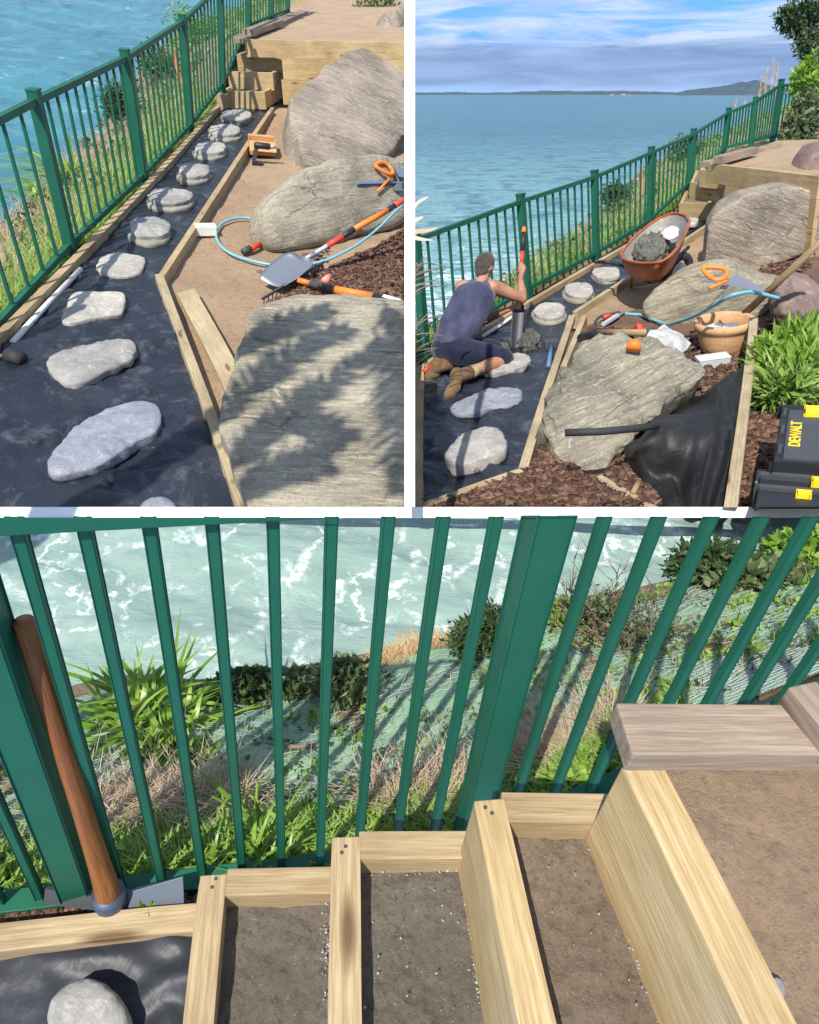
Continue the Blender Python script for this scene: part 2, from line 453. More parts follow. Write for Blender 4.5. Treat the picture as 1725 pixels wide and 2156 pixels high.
def stone_mat(name, a, b, dark, speck=(.6, .6, .6), streak=(1, 1, 1), sscale=3.0, bump=.6, fine=60, rough=.85, rot=(0, 0, 0), vein=.5, veincol=None):
    m = mat(name, a, rough, spec=.25); n = NB(m)
    v = n.rndoff(n.coords(streak, rot))
    g = n.noise(v, sscale, 8, .65, .4); f = n.noise(n.coords(), fine, 5, .7)
    big = n.noise(n.rndoff(n.coords()), 1.4, 4, .6)
    c = n.mix(n.ramp(g, [(.33, 0.0), (.66, 1.0)]), a, b)
    c = n.mix(n.ramp(big, [(.38, .6), (.58, 0.0)]), c, dark)
    vn = n.noise(n.rndoff(n.coords(tuple(x*2.3 for x in streak), rot), 11), sscale, 9, .75, .8)
    c = n.mix(n.ramp(vn, [(.53, 0.0), (.66, vein)]), c, veincol or speck)
    c = n.mix(n.ramp(vn, [(.30, .65), (.42, 0.0)]), c, dark)
    c = n.mix(n.ramp(f, [(.35, .45), (.5, 0.0)]), c, dark)
    c = n.mix(n.ramp(f, [(.6, 0.0), (.75, .5)]), c, speck)
    crk = None
    if 'boulder' in name or 'slab' in name:
        wv = n.add('ShaderNodeVectorMath', operation='ADD'); sc = n.add('ShaderNodeVectorMath', operation='SCALE'); sc.inputs[0].default_value = (.5, .4, .6)
        n.link(n.noise(n.coords(), 2.5, 6, .65), sc.inputs['Scale']); n.link(n.rndoff(n.coords((.8, 2.0, 2.0))), wv.inputs[0]); n.link(sc.outputs[0], wv.inputs[1])
        vo = n.add('ShaderNodeTexVoronoi', feature='DISTANCE_TO_EDGE'); vo.inputs['Scale'].default_value = 1.3; n.link(wv.outputs[0], vo.inputs['Vector'])
        brk = n.ramp(n.noise(n.rndoff(n.coords()), 2.2, 3), [(.48, 0.0), (.56, 1.0)])
        crk = n.math('MULTIPLY', n.ramp(vo.outputs['Distance'], [(0.0, 1.0), (.006, .6), (.016, 0.0)]), brk)
        c = n.mix(n.math('MULTIPLY', crk, .5), c, tuple(x*.35 for x in dark))
        li = n.ramp(n.noise(n.rndoff(n.coords(), 31), 5.5, 5, .6, .6), [(.66, 0.0), (.70, .55)])
        c = n.mix(li, c, (.50, .50, .38))
    n.col(c)
    b1 = n.bump(g, bump, .03); b2 = n.bump(vn, bump*.8, .012, b1); b3 = n.bump(f, bump*.5, .006, b2)
    if crk is not None: n.bump(n.math('SUBTRACT', 1.0, crk), .5, .015, b3)
    return m
M['step'] = stone_mat('grey_step_stone', (.285, .27, .25), (.42, .395, .36), (.17, .17, .17), (.66, .64, .60), (1, 1, 1), 5, .5)
M['step_blue'] = stone_mat('blue_grey_stone', (.20, .21, .25), (.30, .31, .36), (.13, .14, .17), (.50, .50, .55), (1, 1, 1), 6, .6, 80)
M['step_pale'] = stone_mat('pale_step_stone', (.36, .335, .295), (.50, .465, .41), (.22, .205, .18), (.72, .70, .64), (1, 1, 1), 5, .5)
M['rock'] = stone_mat('streaked_boulder', (.26, .215, .17), (.40, .335, .265), (.11, .092, .075), (.56, .49, .39), (1.0, 6, 6), 2.6, .9, 40, .85, (0, 0, 0), .75, (.58, .49, .36))
M['rock_g'] = stone_mat('greygreen_boulder', (.27, .24, .18), (.42, .37, .28), (.13, .112, .085), (.58, .53, .41), (1.0, 6, 6), 2.8, .8, 40, .85, (0, 0, 0), .7, (.56, .50, .36))
M['rock_slab'] = stone_mat('banded_slab', (.25, .23, .18), (.42, .375, .285), (.10, .092, .072), (.62, .56, .43), (1.0, 8, 8), 2.4, .7, 50, .8, (0, 0, 0), .85, (.64, .53, .34))
M['slab_grey'] = stone_mat('grey_banded_slab', (.19, .175, .14), (.34, .31, .24), (.075, .07, .057), (.55, .50, .40), (1.0, 8, 8), 2.4, .9, 50, .8, (0, 0, 0), .8, (.58, .50, .35))
M['rock_red'] = stone_mat('reddish_rock', (.20, .13, .11), (.30, .22, .19), (.10, .07, .06), (.42, .36, .32), (1, 1, 1), 4, .8)
M['mortar'] = stone_mat('mortar', (.25, .235, .19), (.33, .31, .25), (.17, .16, .13), (.40, .38, .32), (1, 1, 1), 6, .4)
M['wet_mortar'] = stone_mat('wet_concrete', (.11, .11, .098), (.18, .18, .16), (.055, .056, .05), (.28, .28, .25), (1, 1, 1), 12, 1.0, 90, .5)
M['terracotta'] = stone_mat('terracotta', (.52, .29, .14), (.62, .38, .20), (.38, .20, .10), (.70, .50, .32), (1, 1, 6), 3, .1, 40, .7)
def soil_mat(name, a, b, dark, peb, sc=1.0, bump=.9):
    m = mat(name, a, .95, spec=.15); n = NB(m)
    g = n.noise(n.coords(), 1.3*sc, 7, .65, .3); f = n.noise(n.coords(), 22*sc, 8, .75); ff = n.noise(n.coords(), 90*sc, 4, .7)
    c = n.mix(n.ramp(g, [(.32, 0.0), (.66, 1.0)]), a, b)
    c = n.mix(n.ramp(f, [(.3, .8), (.5, 0.0)]), c, dark)
    vo = n.add('ShaderNodeTexVoronoi'); vo.inputs['Scale'].default_value = 26*sc; vo.inputs['Randomness'].default_value = 1; n.link(n.coords(), vo.inputs['Vector'])
    sel = n.ramp(n.noise(n.coords((1, 1, 1), (0, 0, 0), 'Object', (3, 1, 2)), 15*sc, 2), [(.5, 0.0), (.6, 1.0)])
    c = n.mix(n.math('MULTIPLY', n.ramp(vo.outputs['Distance'], [(.10, .8), (.22, 0.0)]), sel), c, peb)
    c = n.mix(n.ramp(ff, [(.58, 0.0), (.74, .55)]), c, peb)
    n.col(c)
    b1 = n.bump(f, bump, .02/sc**.5); n.bump(ff, bump*.8, .006/sc**.5, b1); return m
M['soil'] = soil_mat('sandy_soil', (.30, .205, .13), (.40, .285, .185), (.17, .11, .07), (.52, .42, .30))
M['soil_c'] = soil_mat('fine_sandy_soil', (.31, .215, .145), (.38, .27, .185), (.20, .135, .09), (.48, .37, .27), 3)
M['grit'] = soil_mat('grey_grit', (.15, .13, .105), (.23, .20, .16), (.07, .06, .048), (.40, .37, .33), 4, 1.0)
M['grit_warm'] = soil_mat('brown_grit', (.21, .16, .115), (.29, .225, .165), (.10, .075, .055), (.42, .36, .30), 4, 1.0)
M['gravel'] = soil_mat('terrace_gravel', (.33, .235, .155), (.42, .31, .21), (.20, .14, .09), (.55, .46, .35), 2)
M['barksoil'] = soil_mat('dark_bark_soil', (.12, .07, .05), (.19, .12, .085), (.05, .03, .022), (.32, .22, .16), 2)
M['bankearth'] = soil_mat('bank_earth', (.22, .165, .10), (.30, .235, .14), (.12, .09, .055), (.42, .36, .25))
def leaf(name, a, b, c, rough=.5):
    m = mat(name, a, rough, spec=.35); n = NB(m)
    ge = n.add('ShaderNodeNewGeometry'); n.col(n.ramp(ge.outputs['Random Per Island'], [(0.0, a), (.5, b), (1.0, c)]))
    n.b.inputs['Subsurface Weight'].default_value = 0
    # thin leaves let some light through
    tr = n.add('ShaderNodeBsdfTranslucent'); mx = n.add('ShaderNodeMixShader'); mx.inputs[0].default_value = .35
    n.link(n.ramp(ge.outputs['Random Per Island'], [(0.0, a), (.5, b), (1.0, c)]), tr.inputs[0])
    o = [x for x in n.t.nodes if x.type == 'OUTPUT_MATERIAL'][0]
    n.link(n.b.outputs[0], mx.inputs[1]); n.link(tr.outputs[0], mx.inputs[2]); n.link(mx.outputs[0], o.inputs[0]); return m
M['grass'] = leaf('green_grass', (.13, .27, .04), (.25, .40, .08), (.40, .50, .14))
M['lime'] = leaf('lime_leaves', (.12, .26, .03), (.22, .38, .05), (.36, .48, .10))
M['dkleaf'] = leaf('dark_leaves', (.035, .07, .03), (.07, .12, .045), (.13, .18, .07))
M['olive'] = leaf('olive_leaves', (.07, .11, .045), (.14, .19, .08), (.26, .30, .15))
M['straw'] = leaf('dry_straw', (.36, .26, .18), (.52, .40, .28), (.66, .54, .39))
M['strap'] = leaf('strap_leaves', (.10, .22, .02), (.19, .34, .04), (.36, .46, .09), .35)
M['chips'] = leaf('bark_chips', (.09, .045, .03), (.17, .09, .06), (.30, .18, .13), .8)
M['pampas'] = leaf('pampas_plumes', (.55, .38, .24), (.66, .50, .34), (.72, .60, .46), .8)
M['twig'] = leaf('twigs', (.16, .11, .08), (.24, .17, .12), (.34, .26, .19), .8)

# ------------------------------------------------------------ builders for natural things
def rock(name, outline, M_plane, hf, hb, mt, e=.55, nz=.06, nsc=2.5, streak_px=None, nth=84, nph=30, parent=None, strata=0, chip=1.0, clip=True):
    """closed boulder whose widest section is the outline lying in M_plane (3 points: origin, x-point, y-point)"""
    o, a, b = M_plane
    nrm = (a-o).cross(b-o).normalized()
    if nrm.dot(EYE-o) < 0: nrm = -nrm
    def hit(x, y):
        r = RAY(x, y); return EYE + r*((o-EYE).dot(nrm)/r.dot(nrm))
    pts = [hit(*p) for p in outline]
    cen = sum(pts, Vector())/len(pts)
    X = (a-o).normalized()
    if streak_px: X = (hit(outline[0][0]+streak_px[0], outline[0][1]+streak_px[1]) - hit(*outline[0])).normalized()
    Mx = axes(cen, X, nrm); Mi = Mx.inverted()
    q = [(Mi @ p).to_2d() for p in pts]
    ang = []
    k = len(q)
    def radius(th):
        d = Vector((math.cos(th), math.sin(th))); best = .01
        for i in range(k):
            p0, p1 = q[i], q[(i+1) % k]; ex = p1-p0
            den = d.x*ex.y-d.y*ex.x
            if abs(den) < 1e-9: continue
            t = (p0.x*ex.y-p0.y*ex.x)/den; s = (p0.x*d.y-p0.y*d.x)/den
            if t > 0 and -1e-6 <= s <= 1+1e-6: best = max(best, t)
        return best
    rs = [radius(2*math.pi*i/nth) for i in range(nth)]
    rs = [(rs[i-1]+2*rs[i]+rs[(i+1) % nth])/4 for i in range(nth)]
    V = []; Fc = []; seed = Vector((random.random()*50, random.random()*50, random.random()*50))
    size = sum(rs)/nth
    def sp(x, ex): return math.copysign(abs(x)**ex, x)
    V.append(Mx @ Vector((0, 0, hf)))
    for j in range(1, nph):
        ph = math.pi*j/nph; s = sp(math.sin(ph), e); h = sp(math.cos(ph), e)*(hf if j < nph/2 else hb)
        for i in range(nth):
            th = 2*math.pi*i/nth
            p = Vector((math.cos(th)*rs[i]*s, math.sin(th)*rs[i]*s, h))
            nv = Vector((p.x/size, p.y/size, h/max(hf, hb)*1.2)).normalized()
            d = fbm(p/size*1.0+seed, nsc, 5, .8)*nz*size
            rg = (noise.voronoi(Vector((p.x/size*2.3, p.y/size*2.3, p.z/size*3))*chip+seed)[0][0]-.4)*nz*size*1.3
            if strata: d += math.sin(p.y/size*strata+fbm(p+seed, 2)*3)*nz*size*.16
            V.append(Mx @ (p + nv*(d+rg*abs(math.cos(ph)))*(1 if j < nph*.8 else .3)))
    V.append(Mx @ Vector((0, 0, -hb)))
    for i in range(nth): Fc.append((0, 1+i, 1+(i+1) % nth))
    for j in range(nph-2):
        for i in range(nth):
            a0 = 1+j*nth+i; a1 = 1+j*nth+(i+1) % nth; Fc.append((a0, a0+nth, a1+nth, a1))
    l = len(V)-1
    for i in range(nth): Fc.append((l, 1+(nph-2)*nth+(i+1) % nth, 1+(nph-2)*nth+i))
    return mk(name, V, Fc, mt, Mx, parent, True, clip)
def hplane(land, x, y, z):
    o = land.P(x, y, z); return (o, o+land.r, o+land.f)
def leaves(name, blobs, n, ln, wd, mt, up, parent=None, shell=.55, droop=.3, fold=.25, quad=True):
    """crown of n leaf blades through the volumes blobs = [(centre, radii)]"""
    wts = np.array([b[1][0]*b[1][1]*b[1][2] for b in blobs])**.67; wts /= wts.sum()
    idx = rng.choice(len(blobs), n, p=wts)
    C = np.array([tuple(blobs[i][0]) for i in idx]); Rr = np.array([blobs[i][1] for i in idx])
    d = rng.normal(size=(n, 3)); d /= np.linalg.norm(d, axis=1)[:, None]
    r = (shell + (1-shell)*rng.random(n))**1.0; r *= 1+.18*rng.normal(size=n)*.5
    B3 = np.array([tuple(AX), tuple(AF), tuple(up)])
    off = (d*Rr*r[:, None]) @ B3; pos = C + off
    dirs = d @ B3*.7 + rng.normal(size=(n, 3))*.65 + np.array(up)*(.25-droop*rng.random(n))[:, None]
    dirs /= np.linalg.norm(dirs, axis=1)[:, None]
    side = np.cross(dirs, rng.normal(size=(n, 3))); side /= np.linalg.norm(side, axis=1)[:, None]
    nm = np.cross(dirs, side); L = ln*(.6+.8*rng.random(n))[:, None]; Wd = wd*(.6+.8*rng.random(n))[:, None]
    a = pos; b = pos+dirs*L*.45+side*Wd*.5-nm*Wd*fold; c = pos+dirs*L; e_ = pos+dirs*L*.45-side*Wd*.5-nm*Wd*fold
    V = np.stack([a, b, c, e_], 1).reshape(-1, 3); k = np.arange(n)*4
    T = np.concatenate([np.stack([k, k+1, k+2], 1), np.stack([k, k+2, k+3], 1)])
    return fast_mesh(name, V, T, mt, Matrix.Translation(Vector(C.mean(0))), parent)
def blades(name, roots, ln, wd, mt, up, parent=None, lean=.5, curl=.5, seg=3, dirs=None):
    """curved grass or strap leaves from the roots"""
    n = len(roots); A = np.array([tuple(p) for p in roots]); U = np.array(tuple(up))
    h = rng.normal(size=(n, 3)); h -= (h@U)[:, None]*U; h /= np.linalg.norm(h, axis=1)[:, None]
    if dirs is not None: h = np.array([tuple(p) for p in dirs]); 
    L = (ln*(.5+rng.random(n)))[:, None]; Wd = (wd*(.6+.8*rng.random(n)))[:, None]
    le = (lean*(.3+rng.random(n)))[:, None]; cu = (curl*(.3+rng.random(n)))[:, None]
    side = np.cross(h, U); V = []; 
    for s in range(seg+1):
        t = s/seg; c = A + U*L*(t*(1-.35*le) - cu*t*t*.55) + h*L*(le*t + cu*t*t*.6)
        w_ = Wd*(.5*(1-t)**.7 if s else .35)
        V += [c-side*w_, c+side*w_] if s < seg else [c]
    per = 2*seg+1; VV = np.stack(V, 1).reshape(-1, 3); k = np.arange(n)*per; T = []
    for s in range(seg-1):
        b = 2*s; T += [np.stack([k+b, k+b+1, k+b+3], 1), np.stack([k+b, k+b+3, k+b+2], 1)]
    b = 2*(seg-1); T.append(np.stack([k+b, k+b+1, k+b+2], 1))
    return fast_mesh(name, VV, np.concatenate(T), mt, None, parent)
def chips(name, pts, size, mt, up):
    n = len(pts); A = np.array([tuple(p) for p in pts])
    d = rng.normal(size=(n, 3)); U = np.array(tuple(up)); d -= .75*(d@U)[:, None]*U; d /= np.linalg.norm(d, axis=1)[:, None]
    s = np.cross(d, U+rng.normal(size=(n, 3))*.35); s /= np.linalg.norm(s, axis=1)[:, None]; nm = np.cross(d, s)
    L = size*(.5+rng.random(n))[:, None]; Wd = L*(.35+.4*rng.random(n))[:, None]; H = L*.22
    V = []
    for i in (-1, 1):
        for j in (-1, 1):
            for k in (-1, 1): V.append(A+d*L*i*.5*(1 if j*k > 0 else .8)+s*Wd*j*.5+nm*H*k*.5)
    V = np.stack(V, 1).reshape(-1, 3); b = np.arange(n)*8
    T = np.concatenate([np.stack([b+i for i in f], 1) for f in CUBEF])
    return fast_mesh(name, V, T, mt)
def in_poly(poly, n):
    """n random pixels inside a polygon"""
    xs = [p[0] for p in poly]; ys = [p[1] for p in poly]; out = []
    while len(out) < n:
        x = random.uniform(min(xs), max(xs)); y = random.uniform(min(ys), max(ys)); c = False; j = len(poly)-1
        for i in range(len(poly)):
            if (ys[i] > y) != (ys[j] > y) and x < (xs[j]-xs[i])*(y-ys[i])/(ys[j]-ys[i])+xs[i]: c = not c
            j = i
        if c: out.append((x, y))
    return out
def fence(name, label, land, posts, pw, bars, bw, rail_h=.045, rail_w=.04, over=.05, bot=.07, ranges=None, cat='fence', barmax=100):
    """posts = [(base_point, top_point)], bars per bay"""
    root = empty(name, posts[0][0], label, cat)
    for b, t in posts:
        ax = (t-b).normalized(); nx = None
        i = posts.index((b, t)); nb = posts[min(i+1, len(posts)-1)][0] - posts[max(i-1, 0)][0]
        Mx = axes(b, ax, nb); L = (t-b).length
        V = box_v(Mx, (-.05, L), (-pw/2, pw/2), (-pw/2, pw/2))
        V2 = box_v(Mx, (L-.002, L+.012), (-pw/2-.004, pw/2+.004), (-pw/2-.004, pw/2+.004))
        p = mk('post', V, CUBEF, M['green'], Mx, root, bevel=.003)
        if p: mk('post_cap', V2, CUBEF, M['green'], Mx, p, bevel=.003)
    count = 0
    for i in range(len(posts)-1):
        (b0, t0), (b1, t1) = posts[i], posts[i+1]
        L0 = (t0-b0).length; L1 = (t1-b1).length
        ra = t0+(b0-t0).normalized()*over; rb = t1+(b1-t1).normalized()*over
        qa = b0+(t0-b0).normalized()*(bot+rail_h); qb = b1+(t1-b1).normalized()*(bot+rail_h)
        upv = (t0-b0).normalized()
        dr = (rb-ra).normalized()
        board('rail', ra+dr*pw*.4, rb-dr*pw*.4, rail_w, rail_h, upv, M['green'], root, .002)
        dr = (qb-qa).normalized()
        board('rail', qa+dr*pw*.4, qb-dr*pw*.4, rail_w, rail_h, upv, M['green'], root, .002)
        nb = bars[i]
        for k in range(nb):
            t = (k+1)/(nb+1)
            lo = (qa.lerp(qb, t)); hi = ra.lerp(rb, t) - upv*rail_h*.5; lo = lo - upv*rail_h*.3
            Mx = axes(lo, hi-lo, rb-ra); L = (hi-lo).length
            V = box_v(Mx, (0, L), (-bw/2, bw/2), (-bw/2, bw/2))
            if count < barmax:
                if mk('baluster', V, CUBEF, M['green'], Mx, root, bevel=.0015): count += 1
            else: mk('baluster', V, CUBEF, M['green'], Mx, root)
    return root
def carpet(land, name, polys, n, zf, ln, wd, mt, up=None, lean=.6, curl=.5, seg=2):
    pts = []
    for poly, k in polys:
        for x, y in in_poly(poly, int(n*k)):
            pts.append(zf(x, y))
    o = blades(name, pts, ln, wd, mt, up or land.u, None, lean, curl, seg)
    return o
# lofted ground patch placed by rows of (px, py, z); also answers "where is the surface under this pixel"
class Bank:
    def __init__(s, land, rows, n=60):
        s.land = land; s.sh = Sheet([[land.P(*p) for p in r] for r in rows], n)
        s.rows = rows
    def rnd(s, n, u=(0, 1), v=(0, 1)):
        return [s.sh.at(random.uniform(*u), random.uniform(*v)) for _ in range(n)]
def bumpy(amp, sc): return lambda p, u, v: fbm(p, sc, 4)*amp
# ------------------------------------------------------------ water
def sea_mat(name, deep, mid, pale, foam, sc, foam_lo, foam_hi, rough=.22, wave=.5, veins=False, spec=.5, wdist=.12, stretch=(1, 1, 1)):
    m = mat(name, mid, rough, spec=spec); n = NB(m)
    g = n.noise(n.coords(stretch), .35*sc, 6, .6, .5)
    c = n.mix(n.ramp(g, [(.32, 0.0), (.68, 1.0)]), deep, mid)
    g2 = n.noise(n.coords(stretch, (0, 0, .3)), 1.1*sc, 8, .68, .8)
    c = n.mix(n.ramp(g2, [(.5, 0.0), (.72, .75)]), c, pale)
    fo = n.noise(n.coords(stretch, (0, 0, 1.1)), .8*sc, 9, .7, 1.5)
    if veins:
        dv = n.noise(n.coords(), 1.5*sc, 5, .6); cb = n.add('ShaderNodeVectorMath', operation='SCALE'); cb.inputs[0].default_value = (1.1/sc, 1.4/sc, .8/sc)
        n.link(dv, cb.inputs['Scale']); ad = n.add('ShaderNodeVectorMath', operation='ADD'); n.link(n.coords(), ad.inputs[0]); n.link(cb.outputs[0], ad.inputs[1])
        vo = n.add('ShaderNodeTexVoronoi', feature='DISTANCE_TO_EDGE'); vo.inputs['Scale'].default_value = 1.7*sc; n.link(ad.outputs[0], vo.inputs['Vector'])
        line = n.ramp(vo.outputs['Distance'], [(.0, 1.0), (.035, .75), (.10, 0.0)])
        br = n.ramp(n.noise(n.coords(), 9*sc, 6, .7), [(.42, 0.0), (.58, 1.0)])
        f1 = n.math('MULTIPLY', n.math('MULTIPLY', line, br), n.ramp(fo, [(foam_lo, 0.0), (foam_hi, 1.0)]))
        c = n.mix(f1, c, foam)
    else:
        fine = n.ramp(n.noise(n.coords(), 5*sc, 6, .7), [(.45, 0.0), (.6, 1.0)])
        f1 = n.math('MULTIPLY', n.ramp(fo, [(foam_lo, 0.0), (foam_hi, 1.0)]), fine)
        c = n.mix(f1, c, foam)
    n.col(c); n.rough(n.math('ADD', n.math('MULTIPLY', f1, .5), rough))
    w1 = n.noise(n.coords(tuple(a*b for a, b in zip(stretch, (1, 2.2, 1)))), 1.3*sc, 5, .62, .4); w2 = n.noise(n.coords((1, 1.7, 1)), 5*sc, 4, .6, .3)
    b = n.bump(w1, wave, wdist); n.bump(w2, wave*.6, wdist*.25, b)
    return m
M['seaA'] = sea_mat('turquoise_sea', (.013, .118, .165), (.04, .205, .245), (.13, .34, .36), (.75, .83, .84), .62, .60, .72, .25, .9)
M['seaB'] = sea_mat('open_teal_sea', (.008, .075, .105), (.022, .135, .165), (.05, .21, .23), (.7, .8, .8), .16, .70, .80, .30, .9, wdist=.6)
def shallows():
    m = M['seaB']; n = NB(m); tc = n.add('ShaderNodeTexCoord'); sp = n.add('ShaderNodeSeparateXYZ'); n.link(tc.outputs['Object'], sp.inputs[0])
    old = n.b.inputs['Base Color'].links[0].from_socket
    y = n.math('ADD', sp.outputs[1], n.math('MULTIPLY', n.math('SUBTRACT', n.noise(n.coords((1, .4, 1)), .08, 5), .5), 30.0))
    f = n.ramp(n.math('MULTIPLY', y, .0036), [(.14, 1.0), (.34, .8), (.7, .25), (1.0, 0.0)])
    c = n.mix(f, old, n.mix(n.ramp(n.noise(n.coords((.6, 1.5, 1)), .5, 6), [(.35, 0.0), (.65, 1.0)]), (.12, .29, .28), (.25, .42, .39)))
    wv = n.ramp(n.noise(n.coords((.8, 1.0, 1)), .8, 8, .75), [(.36, .7), (.50, 0.0)])
    c = n.mix(wv, c, (.006, .06, .09))
    c = n.mix(n.ramp(n.noise(n.coords((.6, .5, 1)), .30, 10, .78), [(.38, .95), (.52, 0.0)]), c, (.004, .052, .068))
    c = n.mix(n.ramp(n.noise(n.coords((.9, .7, 1)), .55, 9, .78), [(.53, 0.0), (.64, .75)]), c, (.12, .29, .28))
    fo = n.math('MULTIPLY', n.ramp(n.math('MULTIPLY', sp.outputs[1], .01), [(.50, 1.0), (.80, 0.0)]), n.ramp(n.noise(n.coords((.7, 1, 1)), .5, 9, .75, 1.5), [(.50, 0.0), (.58, .95)]))
    c = n.mix(fo, c, (.75, .82, .82)); n.col(c)
shallows()
M['seaC'] = sea_mat('milky_green_sea', (.185, .28, .245), (.25, .345, .305), (.33, .41, .375), (.82, .86, .84), 2.3, .45, .60, .4, .5, True, .3, .05)

# ============================================================ VIEW A: the stepping stone path, upper left
VIEW[0] = 'A'
q = [LA.P(-90, -6, -2.4), LA.P(545, -6, -2.4), LA.P(690, 800, -2.4), LA.P(-90, 800, -2.4)]
nx, ny = 150, 110
V = []; Fc = []
for j in range(ny+1):
    for i in range(nx+1):
        a = q[3].lerp(q[2], i/nx); b = q[0].lerp(q[1], i/nx); t = (j/ny)**2.2; p = a.lerp(b, t)
        V.append(p + LA.u*(fbm(Vector((p.x*.35, p.y*.8, 0)), 1, 4)*.10))
for j in range(ny):
    for i in range(nx): k = j*(nx+1)+i; Fc.append((k, k+1, k+nx+2, k+nx+1))
tag(mk('sea', V, Fc, M['seaA'], axes(V[0], LA.r, LA.u), smooth=True), kind='structure', label='turquoise sea beyond the green fence of the stepping stone path')
# bank beyond the fence
edgeA = [(-60, 530), (22, 462), (75, 412), (120, 362), (190, 300), (240, 260), (280, 185), (320, 125), (350, 100), (415, 70), (460, 52), (520, 15), (545, -4), (600, -8)]
baseA = [(-60, 745, -.03), (160, 542, -.03), (303, 392, -.03), (400, 282, -.03), (458, 228, -.03), (466, 180, .25), (478, 140, .5), (522, 66, .80), (575, 44, .80), (640, 20, .80), (690, 0, .80)]
bankA = Bank(LA, [baseA, [(x-2, y-12, z-.05) for x, y, z in baseA], [(x-1, y-2, -.75) for x, y in edgeA], [(x, y, -4.2) for x, y in edgeA]], 80)
o = bankA.sh.build('hillside', M['bankearth'], 160, 60, lambda p, u, v: fbm(p, 1.7, 5)*.10*math.sin(math.pi*min(1, v*1.5)), LA.u)
tag(o, 'overgrown earth bank falling to the turquoise sea', kind='structure')
def sA(u, v): p = bankA.sh.at(u, v); return p + LA.u*(fbm(p, 1.7, 5)*.10*math.sin(math.pi*min(1, v*1.5)))
def band(fn, n, ur, vr): return [fn(random.uniform(*ur), random.uniform(*vr)) for _ in range(n)]
g = blades('grass', band(sA, 9000, (.0, .42), (.20, .52))+band(sA, 3500, (.4, 1), (.25, .6)), .20, .012, M['grass'], LA.u, None, .7, .5, 3)
tag(g, 'bright green grass along the fence foot beside the path', 'grass', kind='stuff')
g = blades('dry_grass', band(sA, 6000, (.0, .75), (.40, .70)), .26, .011, M['straw'], LA.u, None, .8, .7, 2)
tag(g, 'dry straw coloured grass on the bank above turquoise water', 'dry grass', kind='stuff')
gc = [(sA(random.uniform(0, 1), random.uniform(.42, .68)), (.22, .22, .07)) for _ in range(110)]
g = leaves('ground_cover', gc, 9000, .07, .04, M['olive'], LA.u, shell=.2); tag(g, 'low leafy ground cover over the bank beyond the path fence', 'ground cover', kind='stuff')
gc = [(sA(random.uniform(.45, 1), random.uniform(.35, .68)), (.3, .3, .12)) for _ in range(60)]
g = leaves('ground_cover', gc, 6000, .08, .05, M['lime'], LA.u, shell=.2); tag(g, 'lime green creeping cover on the far bank beyond the stairs', 'ground cover', kind='stuff')
def strap_plant(land, p, name, label, k=40, ln=.5, wd=.05, group=None, mt='strap', lean=.9, curl=1.1):
    o = blades(name, [p + land.r*random.uniform(-.08, .08)+land.f*random.uniform(-.08, .08) for _ in range(k)], ln, wd, M[mt], land.u, None, lean, curl, 5)
    return tag(o, label, 'plant', group)
strap_plant(LA, LA.P(150, 385, -.55), 'agapanthus_plant', 'strap leaved green plant behind the second fence bay of the path', 60, .62, .07)
strap_plant(LA, LA.P(88, 425, -.6), 'agapanthus_plant', 'smaller strap leaved clump at the bank edge behind the nearest path bay', 40, .45, .05)
def bush(name, p, rad, n, ln, wd, mt, land, label, cat='bush', stems=7, hb=None, group=None):
    root = empty(name, p, label, cat, group)
    bl = []
    for k in range(7):
        a = random.random()*6.28; rr = random.random()*.6
        bl.append((p + land.u*rad[2]*(.55+.7*random.random()) + land.r*math.cos(a)*rad[0]*rr + land.f*math.sin(a)*rad[1]*rr, tuple(x*(.42+.25*random.random()) for x in rad)))
    leaves('crown', bl, n, ln, wd, M[mt], land.u, root, .35)
    st = [tube_geo([p-land.u*.1, p.lerp(b[0], .5)+land.r*random.uniform(-.04, .04), b[0]], [.014, .010, .004], 5) for b in bl[:stems]]
    Vv, Ff = merge(st); mk('stem', Vv, Ff, M['twig'], Matrix.Translation(p), root, True)
    return root
bush('bush', LA.P(252, 262, -.62), (.45, .45, .40), 1500, .07, .035, 'dkleaf', LA, 'dark round bush on the bank edge left of the second path post')
bush('bush', LA.P(330, 178, -.55), (.7, .6, .38), 1800, .08, .04, 'olive', LA, 'olive bush on the bank behind the third path fence bay')
bush('bush', LA.P(425, 120, -.3), (.8, .8, .5), 1800, .08, .04, 'lime', LA, 'lime green shrub on the far bank beyond the top path post')
# stake leaning on the bank
a, b = LA.P(383, 178, -.25), LA.top(LA.P(383, 178, -.25), 364, 110)
tag(board('marker_stake', b, a, .055, .03, AF*-1, M['stake']), 'faded orange marker stake leaning on the bank behind path fence', 'stake')
